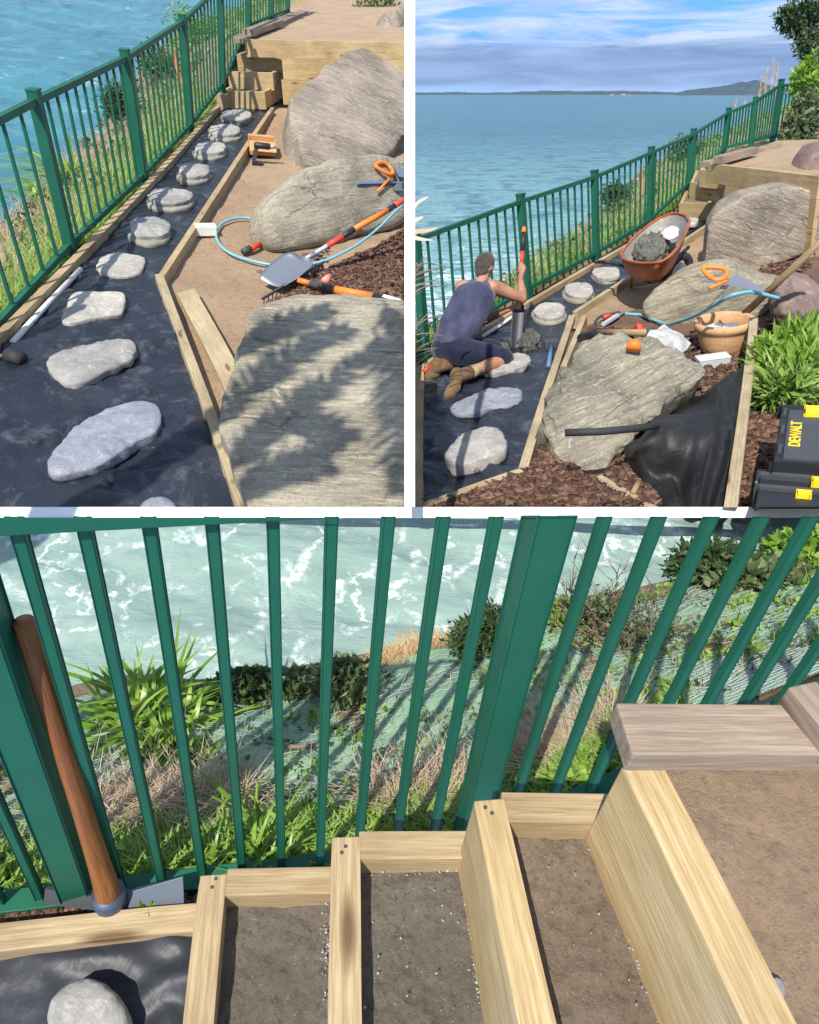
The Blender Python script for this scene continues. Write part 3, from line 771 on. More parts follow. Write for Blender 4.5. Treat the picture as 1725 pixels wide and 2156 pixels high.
# soil, membrane
def zs(x, y): p = Vector((x, y, 0)); return fbm(p, 1.2, 4)*.035 + fbm(p, 6, 3)*.010
tag(flat(LA, 'subsoil', [(-70, 760, -.07), (160, 546, -.07), (303, 396, -.07), (400, 285, -.07), (450, 215, -.07), (500, 150, -.07), (900, 130, -.07), (930, 1140, -.07), (-80, 1160, -.07)], M['barksoil'], .3, lambda x, y: -.07), 'dark earth below the path and its edging', kind='structure')
tag(flat(LA, 'ground', [(322, 600, -.02), (568, 214, -.02), (610, 150, -.02), (920, 140, -.02), (930, 1140, -.02), (535, 1140, -.02)], M['soil'], .075, lambda x, y: -.02+zs(x, y)), 'bare sandy soil beside the stepping stone path', kind='structure')
def zm(x, y):
    p = Vector((x, y, 3.0)); k = max(0, min(1, (7.5-y)/3))
    r = 0
    for (a, b, ang, amp) in ((-1.6, 5.1, .9, .025), (-1.3, 4.6, 1.25, .02), (-2.2, 5.4, .5, .015), (-2.0, 3.6, 1.1, .018)):
        dx, dy = x-a, y-b; s = dx*math.cos(ang)+dy*math.sin(ang); t = -dx*math.sin(ang)+dy*math.cos(ang)
        r += amp*math.exp(-(t*14)**2)*math.exp(-(s*.9)**2)
    ridge = 1-abs(fbm(Vector((x*1.0, y*2.0, 1)), 1.4, 3)*2.4); 
    return .012 + r*1.8*k + max(0, ridge)*.028*(.4+k) + fbm(p, 2.2, 4)*.016
o = flat(LA, 'weed_membrane', [(-80, 790, .01), (22, 690, .01), (462, 229, .01), (568, 228, .01), (334, 588, .01), (352, 632, .01), (521, 1060, .01), (540, 1140, .01), (-80, 1140, .01)], M['mat'], .045, zm)
tag(o, 'dark blue black weed membrane stretched under the path stones', 'weed membrane')
# boards
up = LA.u
E = lambda x, y, z=.085: LA.P(x, y, z)
tag(board('edging_board', E(-60, 770), E(461, 223), .06, .12, up, M['pine'], segs=24, warp=.02), 'long timber edging along the fence side of the stone path', 'timber board')
tag(board('edging_board', E(336, 581), E(575, 226), .055, .12, up, M['pine'], segs=12, warp=.01), 'timber edging on the soil side running up to the stairs', 'timber board')
tag(board('edging_board', E(337, 577), E(530, 1120), .065, .12, up, M['pine_pale'], segs=12, warp=.008), 'near timber edging running down beside the big banded slab', 'timber board')
a, b = LA.P(393, 612, .07), LA.P(520, 865, .05)
tag(board('spare_plank', a, b, .15, .04, (up+LA.r*-.25), M['pine_pale'], segs=6, warp=.01), 'loose pale plank lying between the edging and the banded slab', 'plank')
# stones
def stone(land, outline, mt, hf, hb, z, label, bed=None, group='stepping stones in the upper left path', nz=.07, e=.5):
    root_pl = hplane(land, outline[0][0], outline[0][1], z)
    o = rock('stepping_stone', outline, root_pl, hf, hb, mt, e, nz, 3.5, nth=64, nph=22)
    if o is None: return None
    tag(o, label, 'stepping stone', group)
    if bed: 
        rock('mortar_bed', bed, hplane(land, bed[0][0], bed[0][1], .03), .035, .05, M['mortar'], .45, .04, 3, nth=48, nph=14, parent=o)
    return o
def oval(cx, cy, rx, ry, n=14, j=.08, rot=0, sq=1.0):
    r = []
    for i in range(n):
        t = 2*math.pi*i/n; k = 1+random.uniform(-j, j)
        x, y = math.copysign(abs(math.cos(t))**sq, math.cos(t))*rx*k, math.copysign(abs(math.sin(t))**sq, math.sin(t))*ry*k
        r.append((cx+x*math.cos(rot)-y*math.sin(rot), cy+x*math.sin(rot)+y*math.cos(rot)))
    return r
st = [((499, 244), (31, 11), (0, 0), 'farthest stepping stone at the foot of the stairs'), ((475, 275), (33, 11), (0, 5), 'flat grey stone second from the stairs in its mortar bed'),
      ((443, 313), (33, 12), (2, 4), 'pointed grey stone third from the stairs beside the carton'), ((410, 360), (34, 14), (1, 6), 'rounded grey stone in mortar fourth from the stairs'),
      ((361, 415), (47, 16), (-2, 6), 'wide flat stone in mortar halfway up the path'), ((317, 480), (43, 20), (2, 10), 'craggy stone in mortar level with the white block')]
for (c, r, off, lab) in st:
    stone(LA, oval(c[0], c[1], r[0], r[1], 14, .09, 0, .85), M['step'], .028, .06, .085, lab, oval(c[0]-1, c[1]+off[1]+7, r[0]*1.08, r[1]*1.15, 16, .04))
S7 = [c1(*p) for p in [(408, 1125), (425, 1085), (500, 1068), (540, 1075), (605, 1085), (612, 1110), (600, 1150), (560, 1165), (520, 1172), (440, 1162), (412, 1145)]]
stone(LA, S7, M['step_pale'], .026, .05, .05, 'oval pale stone lying loose at the bend of the edging', nz=.05)
stone(LA, [(129, 682), (136, 655), (150, 624), (165, 616), (200, 619), (258, 616), (265, 628), (262, 650), (256, 667), (225, 670), (200, 673), (165, 682), (140, 685)], M['step_pale'], .026, .05, .05, 'squared pale stone lying on the membrane above the long ones', e=.38, nz=.045)
stone(LA, [(99, 768), (104, 752), (130, 742), (150, 738), (195, 727), (250, 717), (275, 717), (288, 729), (289, 745), (275, 762), (250, 775), (225, 786), (190, 806), (160, 816), (138, 810), (112, 795)], M['step'], .032, .05, .055, 'long rounded grey stone with a pale left tip', nz=.05)
stone(LA, [(101, 990), (104, 965), (125, 945), (150, 915), (185, 886), (215, 872), (250, 858), (310, 848), (330, 856), (340, 875), (341, 893), (327, 922), (290, 936), (262, 956), (230, 975), (200, 992), (160, 1002), (120, 1011), (105, 1005)], M['step_blue'], .042, .06, .065, 'largest blue grey stone, nearest whole one on the path', nz=.05)
stone(LA, oval(336, 1086, 42, 32, 14, .05), M['step_blue'], .05, .06, .07, 'last blue grey stone just peeping in at the bottom of the path', nz=.05)
tag(rock('pebble', oval(234, 1009, 7, 8, 8), hplane(LA, 234, 1009, .03), .015, .015, M['rock_red'], .8, .1, nth=20, nph=10), 'small red pebble on the membrane below the largest stone', 'pebble')
# boulders
def bplane(land, p0, p1, t, zt, z0=0, z1=0):
    o = land.P(p0[0], p0[1], z0); return (o, land.P(p1[0], p1[1], z1), land.P(t[0], t[1], zt))
R1 = [(610, 222), (628, 200), (660, 172), (700, 138), (735, 118), (765, 103), (800, 97), (848, 110), (900, 135), (900, 300), (850, 293), (835, 315), (818, 332), (760, 340), (700, 352), (645, 363), (632, 335), (620, 290), (612, 250)]
tag(rock('boulder', R1, bplane(LA, (640, 362), (840, 335), (765, 104), 1.0), .09, .55, M['rock'], .34, .06, 1.6, (20, 8), nth=120, nph=40, strata=14), 'tall brown streaked boulder leaning beside the stairs', 'boulder')
R2 = [(543, 482), (545, 450), (563, 413), (600, 380), (650, 356), (690, 342), (725, 333), (780, 330), (830, 338), (900, 352), (905, 430), (860, 462), (810, 485), (750, 502), (700, 515), (650, 525), (600, 534), (575, 537), (553, 515)]
tag(rock('boulder', R2, bplane(LA, (560, 528), (850, 470), (725, 333), .62), .16, .4, M['rock_g'], .5, .06, 1.5, (20, -4), nth=110, nph=36, strata=10), 'rounded grey green boulder carrying the orange saw', 'boulder')
R3 = [(465, 905), (472, 865), (495, 778), (508, 735), (520, 693), (540, 652), (572, 637), (645, 623), (725, 621), (800, 634), (910, 652), (930, 1160), (560, 1160), (515, 1060), (492, 985), (472, 935)]
tag(rock('boulder', R3, bplane(LA, (500, 1000), (850, 1060), (645, 623), .42, .14, .16), .05, .5, M['rock_slab'], .32, .05, 1.5, (20, 1), nth=120, nph=40, strata=10), 'huge flat banded slab under palm shade at the path bottom right', 'boulder')
R4 = [(792, 84), (800, 60), (812, 28), (835, 14), (870, 0), (900, 0), (900, 125), (850, 108), (815, 95)]
tag(rock('boulder', R4, bplane(LA, (800, 110), (850, 112), (830, 10), 1.4, .7, .7), .2, .5, M['rock'], .5, .08, 2, (10, 20)), 'brown rock cut off at the top right corner behind the shrub', 'boulder')
# folded membrane behind the tall boulder
rows = [[LA.P(775, 92, .6), LA.P(800, 84, .6), LA.P(850, 98, .6), LA.P(890, 112, .6)], [LA.P(780, 102, .6), LA.P(805, 94, .65), LA.P(850, 106, .65), LA.P(890, 120, .6)]]
tag(Sheet(rows).build('black_membrane', M['blackcloth'], 30, 8, bumpy(.05, 3), LA.u), 'folded black membrane tucked behind the tall boulder', 'membrane')
p = LA.P(775, 95, .85)
root = empty('shrub', p, 'grey green shrub above the terrace wall at the upper right', 'shrub')
bl = [(W(x, y, 17.6), (r_, r_, r_)) for x, y, r_ in ((760, 30, .28), (790, 30, .3), (770, 55, .25), (752, 48, .2), (805, 45, .22), (778, 78, .16), (815, 20, .3))]
leaves('crown', bl, 1600, .11, .05, M['olive'], LA.u, root, .3)
Vv, Ff = merge([tube_geo([W(775, 95, 17.6), W(778, 70, 17.6), b[0]], [.03, .02, .008], 6) for b in bl]); mk('stem', Vv, Ff, M['twig'], None, root, True)

# stairs: three timber boxes filled with grit, then the terrace wall
def step_box(land, name, FL, FR, dirn, depth, h, label, t=.05, soil=.02, group=None, wood_m='pine_yellow'):
    """FL, FR = front bottom corners"""
    root = empty(name, FL, label, 'step', group)
    u = land.u; wv = (FR-FL).normalized(); dv = dirn.normalized()
    board('riser', FL+u*h-wv*.0+dv*t/2, FR+u*h+dv*t/2, t, h+.03, u, M[wood_m], root)
    board('side_board', FL+u*(h-.002)+dv*t+wv*t/2, FL+u*(h-.002)+dv*depth+wv*t/2, t, h+.03, u, M[wood_m], root)
    board('side_board', FR+u*(h-.002)+dv*t-wv*t/2, FR+u*(h-.002)+dv*depth-wv*t/2, t, h+.03, u, M[wood_m], root)
    a, b = FL+dv*t+wv*t, FR+dv*t-wv*t; n = 14
    V = []; Fc = []
    for j in range(n+1):
        for i in range(n+1):
            p = a.lerp(b, i/n)+dv*(depth-t)*j/n; V.append(p+u*(h-soil-.005+fbm(p, 9, 3)*.006))
    for j in range(n):
        for i in range(n): k = j*(n+1)+i; Fc.append((k, k+1, k+n+2, k+n+1))
    mk('grit_fill', V, Fc, M['grit'], Matrix.Translation(V[0]), root, True)
    return root
gA = 'timber stairs in the upper left view'
hs = .215; dA = LA.P(838, -100)-LA.P(463, 222)
dA = (LA.f*1.0+LA.r*.02)
step_box(LA, 'timber_step', LA.P(464, 224), LA.P(557, 226, .08), dA, 1.25, hs, 'lowest timber step box at the end of the stone path', group=gA)
step_box(LA, 'timber_step', LA.P(480, 183, hs), LA.P(574, 186, hs+.08), dA, 1.1, hs, 'middle timber step box between two others above the path', group=gA)
step_box(LA, 'timber_step', LA.P(498, 147, 2*hs), LA.P(594, 148, 2*hs+.08), dA, 1.1, hs, 'top timber step box below the path terrace wall', group=gA)
tag(board('stair_side_board', LA.P(462, 196, .22), LA.P(475, 199, .22), .16, .26, LA.u, M['pine']), 'short upright board end left of the lowest path step', 'board')
root = empty('terrace_wall', LA.P(610, 160), 'two board timber wall retaining the terrace above the path', 'retaining wall')
zt = 4*hs+.02
a, b = LA.P(515, 83, zt), LA.P(880, 89, zt+.34)
board('wall_board', a, b, .05, .235, LA.u, M['pine_yellow'], root)
dd = (b-a).normalized(); a2 = a.lerp(b, .22)-LA.u*.238; b2 = b-LA.u*.238
board('wall_board', a2, b2, .05, .30, LA.u, M['pine_yellow'], root); board('wall_board', a2-LA.u*.305, b2-LA.u*.305, .05, .35, LA.u, M['pine_yellow'], root)
# right flank of the stairs
tag(flat(LA, 'terrace', [(512, 85, zt-.03), (775, 89, zt+.20), (900, 92, zt+.30), (900, -40, zt+.35), (640, -40, zt+.1), (580, 30, zt-.0)], M['gravel'], .16, lambda x, y: zt-.03+max(0, x+3.8)*.125+zs(x, y)*.4), 'raised terrace of tan grit behind the path stairs', kind='structure')
tag(board('sleeper', LA.P(522, 62, zt+.10), LA.P(588, 40, zt+.10), .16, .09, LA.u, M['pine_grey']), 'short dark sleeper laid on the edge of the path terrace', 'sleeper')
tag(board('sleeper', LA.P(500, 80, zt+.02), LA.P(640, 22, zt+.02), .17, .07, LA.u, M['pine_grey']), 'long weathered sleeper edging the path terrace', 'sleeper')
# fence
def fp(land, spec): return [(land.P(*b), land.top(land.P(*b), *t)) for b, t in spec]
def fh(land, b, h, lean=(0, 0)): p = land.P(*b); return (p, p+(land.u+land.r*lean[0]).normalized()*h)
pa = [fh(LA, (-40, 760, 0), 1.27, (-.1, 0))]+fp(LA, [((152, 538, 0), (70, 190)), ((303, 388, 0), (262, 105)), ((402, 278, 0), (383, 31))])
pa += [fp(LA, [((469, 190, .25), (463, -42))])[0]]
pa += [fh(LA, (523, 66, .80), 1.27), fh(LA, (571, 46, .80), 1.27), fh(LA, (606, 32, .80), 1.27)]
fence('fence', 'green metal fence climbing beside the stepping stone path', LA, pa, .085, [5, 10, 11, 10, 9, 7, 6], .022, rail_w=.05)
# small things on the path side
pts = [LA.P(170, 567, .05), LA.P(100, 640, .05), LA.P(26, 722, .05)]
root = empty('broom_pole', pts[2], 'white round pole lying along the fence side edging', 'pole'); tube('shaft', pts, .021, M['pvc'], root, 12)
p = LA.P(28, 752, .06)
root = empty('rubber_mallet', p, 'black rubber mallet head at the left edge of the membrane', 'mallet')
tube('head', [p-LA.r*.05+LA.f*.02, p+LA.r*.07-LA.f*.01], .045, M['rubber'], root, 16); tube('handle', [p-LA.r*.04, p-LA.r*.33-LA.f*.08], .014, M['ash_wood'], root)
# carton with drill on it
p = LA.P(551, 322); root = empty('carton', p, 'small open cardboard carton on the soil beside the edging', 'carton')
Mx = axes(p, (LA.r+LA.f*.35), LA.u)
for nm_, sx, sy, sz in (('carton_wall', (-.17, .17), (-.13, -.125), (0, .17)), ('carton_wall', (-.17, .17), (.125, .13), (0, .17)), ('carton_wall', (-.17, -.165), (-.124, .124), (0, .17)), ('carton_wall', (.165, .17), (-.124, .124), (0, .17)), ('carton_base', (-.164, .164), (-.124, .124), (.002, .008))):
    mk(nm_, box_v(Mx, sx, sy, sz), CUBEF, M['card'], Mx, root)
for sg in (-1, 1):
    V = [Mx @ Vector(v) for v in ((-.17, sg*.13, .17), (.17, sg*.13, .17), (.18, sg*.22, .12+.05*sg), (-.16, sg*.22, .12+.05*sg))]
    V += [v + LA.u*.004 for v in V]; mk('flap', V, [(0, 1, 2, 3), (7, 6, 5, 4), (0, 4, 5, 1), (1, 5, 6, 2), (2, 6, 7, 3), (3, 7, 4, 0)], M['card'], Mx, root)
def drill(land, p, ax, label, s=1.0):
    root = empty('cordless_drill', p, label, 'drill'); a = ax.normalized(); u = land.u
    Vv, Ff = tube_geo([p, p+a*.02*s, p+a*.16*s, p+a*.17*s], [.02*s, .032*s, .032*s, .02*s], 12); mk('motor_body', Vv, Ff, M['black'], axes(p, a, u), root, True)
    tube('chuck', [p+a*.17*s, p+a*.23*s], [.022*s, .013*s], M['steel'], root, 10)
    board('grip', p+a*.05*s-u*.02*s, p+a*.02*s-u*.16*s, .035*s, .045*s, a, M['dgrey'], root)
    b = p+a*.03*s-u*.16*s; mk('battery', box_v(axes(b, a, u), (-.05*s, .06*s), (-.035*s, .035*s), (-.05*s, 0)), CUBEF, M['black'], axes(b, a, u), root, bevel=.005)
drill(LA, LA.P(535, 305, .2), LA.r+LA.f*.2, 'black cordless drill lying across the open carton', 1.2)
p = LA.P(434, 494); Mx = axes(p, LA.r*.95+LA.f*.5, LA.u)
tag(mk('brick', box_v(Mx, (-.1, .1), (-.05, .06), (0, .095)), CUBEF, M['brick'], Mx, bevel=.008), 'white block on the soil against the timber edging', 'block')
hp = [(545, 463), (520, 459), (495, 460), (470, 469), (457, 485), (457, 503), (470, 523), (495, 538), (530, 549), (570, 557), (620, 560), (680, 550), (720, 533), (760, 510), (800, 478), (830, 448), (880, 405)]
tag(tube('garden_hose', spline([LA.P(x, y, .02 if i < 11 else .02+.06*(i-10)) for i, (x, y) in enumerate(hp)], 90), .0125, M['hose'], n=10), 'pale blue garden hose looped round the grey green boulder foot', 'hose')
p = LA.P(512, 530, .03); root = empty('hose_nozzle', p, 'red and grey hose nozzle on the soil inside the hose loop', 'hose nozzle')
q_ = LA.P(552, 513, .04)
tube('collar', [p, p.lerp(q_, .35)], [.03, .036], M['dgrey'], root); tube('grip', [p.lerp(q_, .36), p.lerp(q_, .6), p.lerp(q_, .95)], [.034, .028, .022], M['red'], root)
# bark mulch on the right
mul = [(560, 640), (640, 600), (700, 560), (790, 520), (870, 470), (880, 660), (800, 640), (720, 628), (600, 645)]
tag(flat(LA, 'mulch_bed', [(x, y, .012) for x, y in mul], M['barksoil'], .07, lambda x, y: .02+zs(x, y)), 'dark bark bed above the banded slab', kind='structure')
cps = [LA.P(x, y, .05+random.random()*.02) for x, y in in_poly(mul, 2600)] + [LA.P(x, y, .02) for x, y in in_poly([(512, 1040), (560, 1040), (570, 1090), (530, 1090)], 120)] + [LA.P(x, y, .02) for x, y in in_poly([(540, 570), (600, 540), (700, 520), (640, 640)], 150)]
tag(chips('bark_mulch', cps, .045, M['chips'], LA.u), 'red brown bark chips above the banded slab', 'bark mulch', kind='stuff')
# shovel
def shovel_blade(land, tipp, neck, w0, up_, bend=.05):
    d = (neck-tipp); L = d.length; d.normalize(); s = d.cross(up_).normalized(); nrm = s.cross(d).normalized(); V = []; Fc = []
    n, m = 10, 10
    for j in range(n+1):
        t = j/n; ww = w0*(1 if t < .78 else 1-.5*((t-.78)/.22)**2)*(.80+.2*min(1, t*3) if t < .33 else 1)
        for i in range(m+1):
            x = (i/m-.5)*2; V.append(tipp + d*L*t + s*ww*.5*x + nrm*(bend*(x*x)*.7 + .02*t))
    k0 = len(V); V += [v - nrm*.004 for v in V]
    for j in range(n):
        for i in range(m): k = j*(m+1)+i; Fc.append((k, k+1, k+m+2, k+m+1)); Fc.append((k0+k, k0+k+m+1, k0+k+m+2, k0+k+1))
    for i in range(m): Fc.append((i, k0+i, k0+i+1, i+1)); k = n*(m+1)+i; Fc.append((k, k+1, k0+k+1, k0+k))
    for j in range(n):
        k = j*(m+1); Fc.append((k, k+m+1, k0+k+m+1, k0+k)); k += m; Fc.append((k, k0+k, k0+k+m+1, k+m+1))
    return V, Fc
tp, nk = LA.P(572, 600, .05), LA.P(640, 548, .16)
root = empty('shovel', tp, 'long shovel with grey blade and orange and red shaft leaning over the hose', 'shovel')
Vv, Ff = shovel_blade(LA, tp, nk, .34, LA.u, .05); mk('blade', Vv, Ff, M['steel'], axes(tp, nk-tp, LA.u), root, True)
sh = [nk, LA.P(690, 517, .30), LA.P(722, 498, .36), LA.P(745, 483, .40), LA.P(815, 444, .5), LA.P(830, 433, .52), LA.P(900, 395, .6)]
tube('socket', [sh[0]-(sh[1]-sh[0])*.1, sh[0].lerp(sh[1], .5)], [.03, .024], M['steel'], root); tube('shaft', [sh[0].lerp(sh[1], .4), sh[1]], .019, M['galv'], root)
for i, mt_ in ((1, 'red'), (2, 'black'), (3, 'orange'), (4, 'black'), (5, 'red')): tube('grip_sleeve', [sh[i], sh[i+1]], .026, M[mt_], root)
# rake
p0, p1 = LA.P(552, 627, .09), LA.P(683, 549, .09)
root = empty('garden_rake', p0, 'black steel rake lying teeth down beside the shovel blade', 'rake')
board('rake_bar', p0, p1, .02, .018, LA.u, M['dgrey'], root)
for k in range(16):
    a = p0.lerp(p1, (k+.5)/16)-LA.u*.018; tube('tine', [a, a-LA.u*.04-LA.f*.01, a-LA.u*.065-LA.f*.035], [.005, .0045, .002], M['dgrey'], root, 6)
md = p0.lerp(p1, .5)
tube('neck', [md, LA.P(640, 590, .10)], .012, M['dgrey'], root); tube('ferrule', [LA.P(628, 590, .12), LA.P(655, 597, .12)], .024, M['orange'], root)
# pole tool with clamp
a, b, c, d = LA.P(652, 597, .13), LA.P(702, 609, .13), LA.P(786, 625, .13), LA.P(870, 650, .13)
root = empty('pole_tool', a, 'orange and black telescopic tool handle lying above the banded slab', 'tool handle')
tube('clamp', [a, b], [.024, .034], M['dgrey'], root); tube('shaft', [b, c], .034, M['orange'], root); tube('grip', [c, d], .036, M['black'], root)
tube('knob', [LA.P(676, 605, .15), LA.P(678, 590, .22)], [.03, .035], M['dgrey'], root); tube('knob', [LA.P(683, 592, .24), LA.P(694, 582, .25)], [.032, .026], mat('pink_rubber', (.75, .25, .22), .5), root)
lb = c.lerp(d, .45); Mx = axes(lb+LA.u*.0375, d-c, (LA.u-LA.f*.3)); mk('sticker', box_v(Mx, (-.08, .08), (-.018, .018), (-.004, .001)), CUBEF, M['white'], Mx, root)
# saw and square on the grey green boulder
def saw(land, hand, tipp, label, s, up_, lift=0):
    root = empty('hand_saw', hand, label, 'hand saw'); d = (tipp-hand).normalized(); n_ = up_; s_d = d.cross(n_).normalized(); u_ = n_*lift
    L = (tipp-hand).length
    V = [hand+u_+d*.05*s-s_d*.05*s, tipp+u_-s_d*.015*s, tipp+u_+s_d*.02*s, hand+u_+d*.05*s+s_d*.06*s]; V += [v+n_*.002 for v in V]
    mk('blade', V, [(0, 1, 2, 3), (7, 6, 5, 4), (0, 4, 5, 1), (1, 5, 6, 2), (2, 6, 7, 3), (3, 7, 4, 0)], M['steel'], axes(hand, d, n_), root)
    lp = []
    for k in range(13):
        t = 2*math.pi*k/12; lp.append(hand+u_+n_*.004 + d*(-.06+.075*math.cos(t))*s + s_d*(.05*math.sin(t)+.012*math.sin(2*t))*s)
    tube('handle', spline(lp, 40), .014*s, M['orange'], root); return root
nb2 = (LA.u*.8-LA.f*.5).normalized()
def on2(x, y, d=0): 
    o_, a_, b_ = bplane(LA, (560, 528), (850, 470), (725, 333), .62); n_ = (a_-o_).cross(b_-o_).normalized()
    if n_.dot(EYE-o_) < 0: n_ = -n_
    r = RAY(x, y); return EYE+r*((o_+n_*(.20+d)-EYE).dot(n_)/r.dot(n_))
saw(LA, on2(822, 357), on2(905, 375), 'orange handled hand saw lying on the grey green boulder', 1.5, nb2)
root = empty('set_square', on2(800, 385), 'small blue steel square with an orange marker on the boulder', 'square')
board('blade', on2(750, 385), on2(850, 383), .03, .004, nb2, M['blue'], root); board('stock', on2(838, 384, .01), on2(838, 402, .01), .09, .012, nb2, M['dgrey'], root)
tag(tube('marker_pen', [on2(826, 371, .02), on2(795, 403, .02)], [.016, .012], M['orange']), 'orange marker pen lying across the steel square on the boulder', 'pen')

# palm standing outside the picture on the left; its fronds shade the banded slab
VIEW[0] = None
o_, a_, b_ = bplane(LA, (500, 1000), (850, 1060), (645, 623), .42, .14, .16); pn = (a_-o_).cross(b_-o_).normalized()
def on3(x, y): r = RAY(x, y); return EYE+r*((o_-EYE).dot(pn)/r.dot(pn))
crown = on3(560, 800)+SUN*5.0+LA.u*.3
palm = empty('palm_tree', crown-Vector((1.2, .3, 5)), 'tall palm left of the near path whose fronds shade the banded slab', 'palm')
tube('trunk', spline([crown-Vector((1.2, .3, 5)), crown-Vector((.7, .2, 2.5)), crown-Vector((.3, .1, .4))], 12), .11, M['twig'], palm)
fr = (([(440, 930), (540, 820), (650, 740), (740, 700)], 4.4), ([(480, 1010), (570, 920), (680, 830), (800, 740)], 4.5), ([(500, 770), (560, 720), (620, 690), (700, 660)], 4.3),
      ([(790, 700), (830, 790), (845, 900), (840, 1050)], 4.8), ([(810, 640), (850, 720), (880, 850), (880, 1000)], 4.8), ([(520, 930), (600, 900), (680, 905), (740, 940)], 4.6), ([(500, 1070), (560, 1020), (640, 985), (700, 975)], 4.6))
for pl, tt in fr:
    sp_ = spline([on3(x, y)+SUN*(tt+.12*i) for i, (x, y) in enumerate(pl)], 26); fo = tube('frond', sp_, .012, M['grass'], palm, 6)
    V = []; Fc = []
    for i in range(2, 26):
        t = (sp_[min(i+1, 26)]-sp_[i-1]).normalized(); s_ = t.cross(SUN).normalized()
        for sg in (-1, 1):
            for q_ in (0, .45):
                b0 = sp_[i].lerp(sp_[min(i+1, 26)], q_+random.uniform(-.3, .3)); L = .25*math.sin(math.pi*(i+2)/29)**.5*random.uniform(.45, 1.15); tip = b0+s_*sg*L*.75+t*L*.75-LA.u*L*.25; k = len(V)
                V += [b0-t*.018, b0+t*.018, b0.lerp(tip, .5)+t*.022, tip, b0.lerp(tip, .5)-t*.022]; Fc.append((k, k+1, k+2, k+3, k+4))
    mk('leaflets', V, Fc, M['dkleaf'], None, fo)
VIEW[0] = 'A'
# ============================================================ VIEW B: the worker on the path, upper right
VIEW[0] = None
def xy(az, dist, z): return Vector((EYE.x+math.tan(az)*dist, dist, z))
V = []; Fc = []; ys = [6, 10, 15, 22, 32, 46, 64, 90, 130, 200, 320, 520, 900, 1600, 3000, 6000, 12000, 30000]
for y in ys:
    for i in range(41): V.append(Vector(((i/20-1)*y*1.2, y, 0)))
for j in range(len(ys)-1):
    for i in range(40): k = j*41+i; Fc.append((k, k+1, k+42, k+41))
o = mk('sea', V, Fc, M['seaB'], smooth=True); tag(o, 'wide teal sea reaching the horizon behind the worker', kind='structure')
M['land'] = stone_mat('distant_land', (.05, .085, .11), (.075, .115, .12), (.035, .06, .09), (.16, .2, .2), (1, 1, 1), .004, .1, .02, .95)
def hill(name, prof, dist, base_y, label, depth=900, amp=0):
    fr = []; rg = []; bk = []; pr = []
    for a, b in zip(prof, prof[1:]):
        for k in range(6): t = k/6; pr.append((a[0]+(b[0]-a[0])*t, a[1]+(b[1]-a[1])*t+random.uniform(-amp, amp)))
    for x, y in pr:
        r = RAY(x, y); s = dist/r.y; p = EYE+r*s
        fr.append(Vector((p.x*(dist-depth*.4)/dist, dist-depth*.4, -2))); rg.append(Vector((p.x, dist, max(p.z, 0)))); bk.append(Vector((p.x*(dist+depth)/dist, dist+depth, -2)))
    Vv = fr+rg+bk; n = len(fr); Ff = []
    for j in (0, 1):
        for i in range(n-1): Ff.append((j*n+i, j*n+i+1, (j+1)*n+i+1, (j+1)*n+i))
    return tag(mk(name, Vv, Ff, M['land'], Matrix.Translation(Vv[0]), smooth=True, clip=False), label, kind='structure')
hill('hills', [(1420, 196), (1445, 190), (1470, 187), (1500, 184), (1535, 179), (1560, 172), (1572, 173), (1588, 168), (1602, 170), (1618, 178), (1650, 185), (1700, 190), (1780, 192)], 7000, 197, 'low volcanic island on the horizon', 1500, .5)
hill('coast', [(790, 196), (900, 195), (960, 193.5), (1000, 195), (1060, 194.5), (1120, 192), (1170, 191), (1230, 192.5), (1300, 190.5), (1340, 192), (1400, 193), (1450, 196)], 9000, 197, 'thin strip of coast along the horizon', 900, .7)
for k, x in enumerate((1288, 1303, 1312, 1324, 1335)):
    r = RAY(x, 196.3); s = 8300/r.y; p = EYE+r*s; p.z = 0; Mx = Matrix.Translation(p)
    wz = (16, 10, 22, 13, 9)[k]; hz = (9, 6, 12, 7, 5)[k]
    root = empty('building', p, ('wide', 'small', 'tallest', 'low', 'smallest')[k]+' white building on the far coast', 'building', 'white buildings on the far coast')
    mk('wall', box_v(Mx, (-wz, wz), (-30, 30), (0, hz)), CUBEF, M['step_pale'], Mx, root); mk('roof', box_v(Mx, (-wz*1.04, wz*1.04), (-32, 32), (hz+.3, hz+3)), CUBEF, M['dgrey'], Mx, root)
VIEW[0] = 'B'
def plx(rows): return rows
edgeB = [(840, 720), (870, 690), (960, 680), (1040, 640), (1075, 612), (1112, 574), (1140, 540), (1165, 515), (1200, 500), (1240, 480), (1262, 452), (1290, 428), (1318, 405), (1345, 372), (1385, 338), (1430, 318), (1480, 300), (1530, 285), (1580, 262), (1640, 235), (1720, 200)]
baseB = [(820, 810, -.03), (897, 756, -.03), (1112, 627, -.03), (1256, 550, -.03), (1368, 480, -.03), (1426, 446, -.03), (1452, 400, .22), (1500, 345, .33), (1580, 312, .35), (1640, 300, .38), (1720, 290, .4)]
bankB = Bank(LB, [baseB, [(x-3, y-14, z-.06) for x, y, z in baseB], [(x, y, -.9) for x, y in edgeB], [(x, y, -6) for x, y in edgeB]], 80)
dB = lambda p, u, v: fbm(p, 1.4, 5)*.13*math.sin(math.pi*min(1, v*1.5))
tag(bankB.sh.build('hillside', M['bankearth'], 160, 60, dB, LB.u), 'overgrown bank dropping to the teal sea behind the fence', kind='structure')
def sB(u, v): p = bankB.sh.at(u, v); return p + LB.u*dB(p, u, v)
g = blades('grass', band(sB, 9000, (0, .6), (.22, .55))+band(sB, 3500, (.5, 1), (.25, .65)), .20, .013, M['grass'], LB.u, None, .7, .5, 3); tag(g, 'green grass along the fence foot behind the worker', 'grass', kind='stuff')
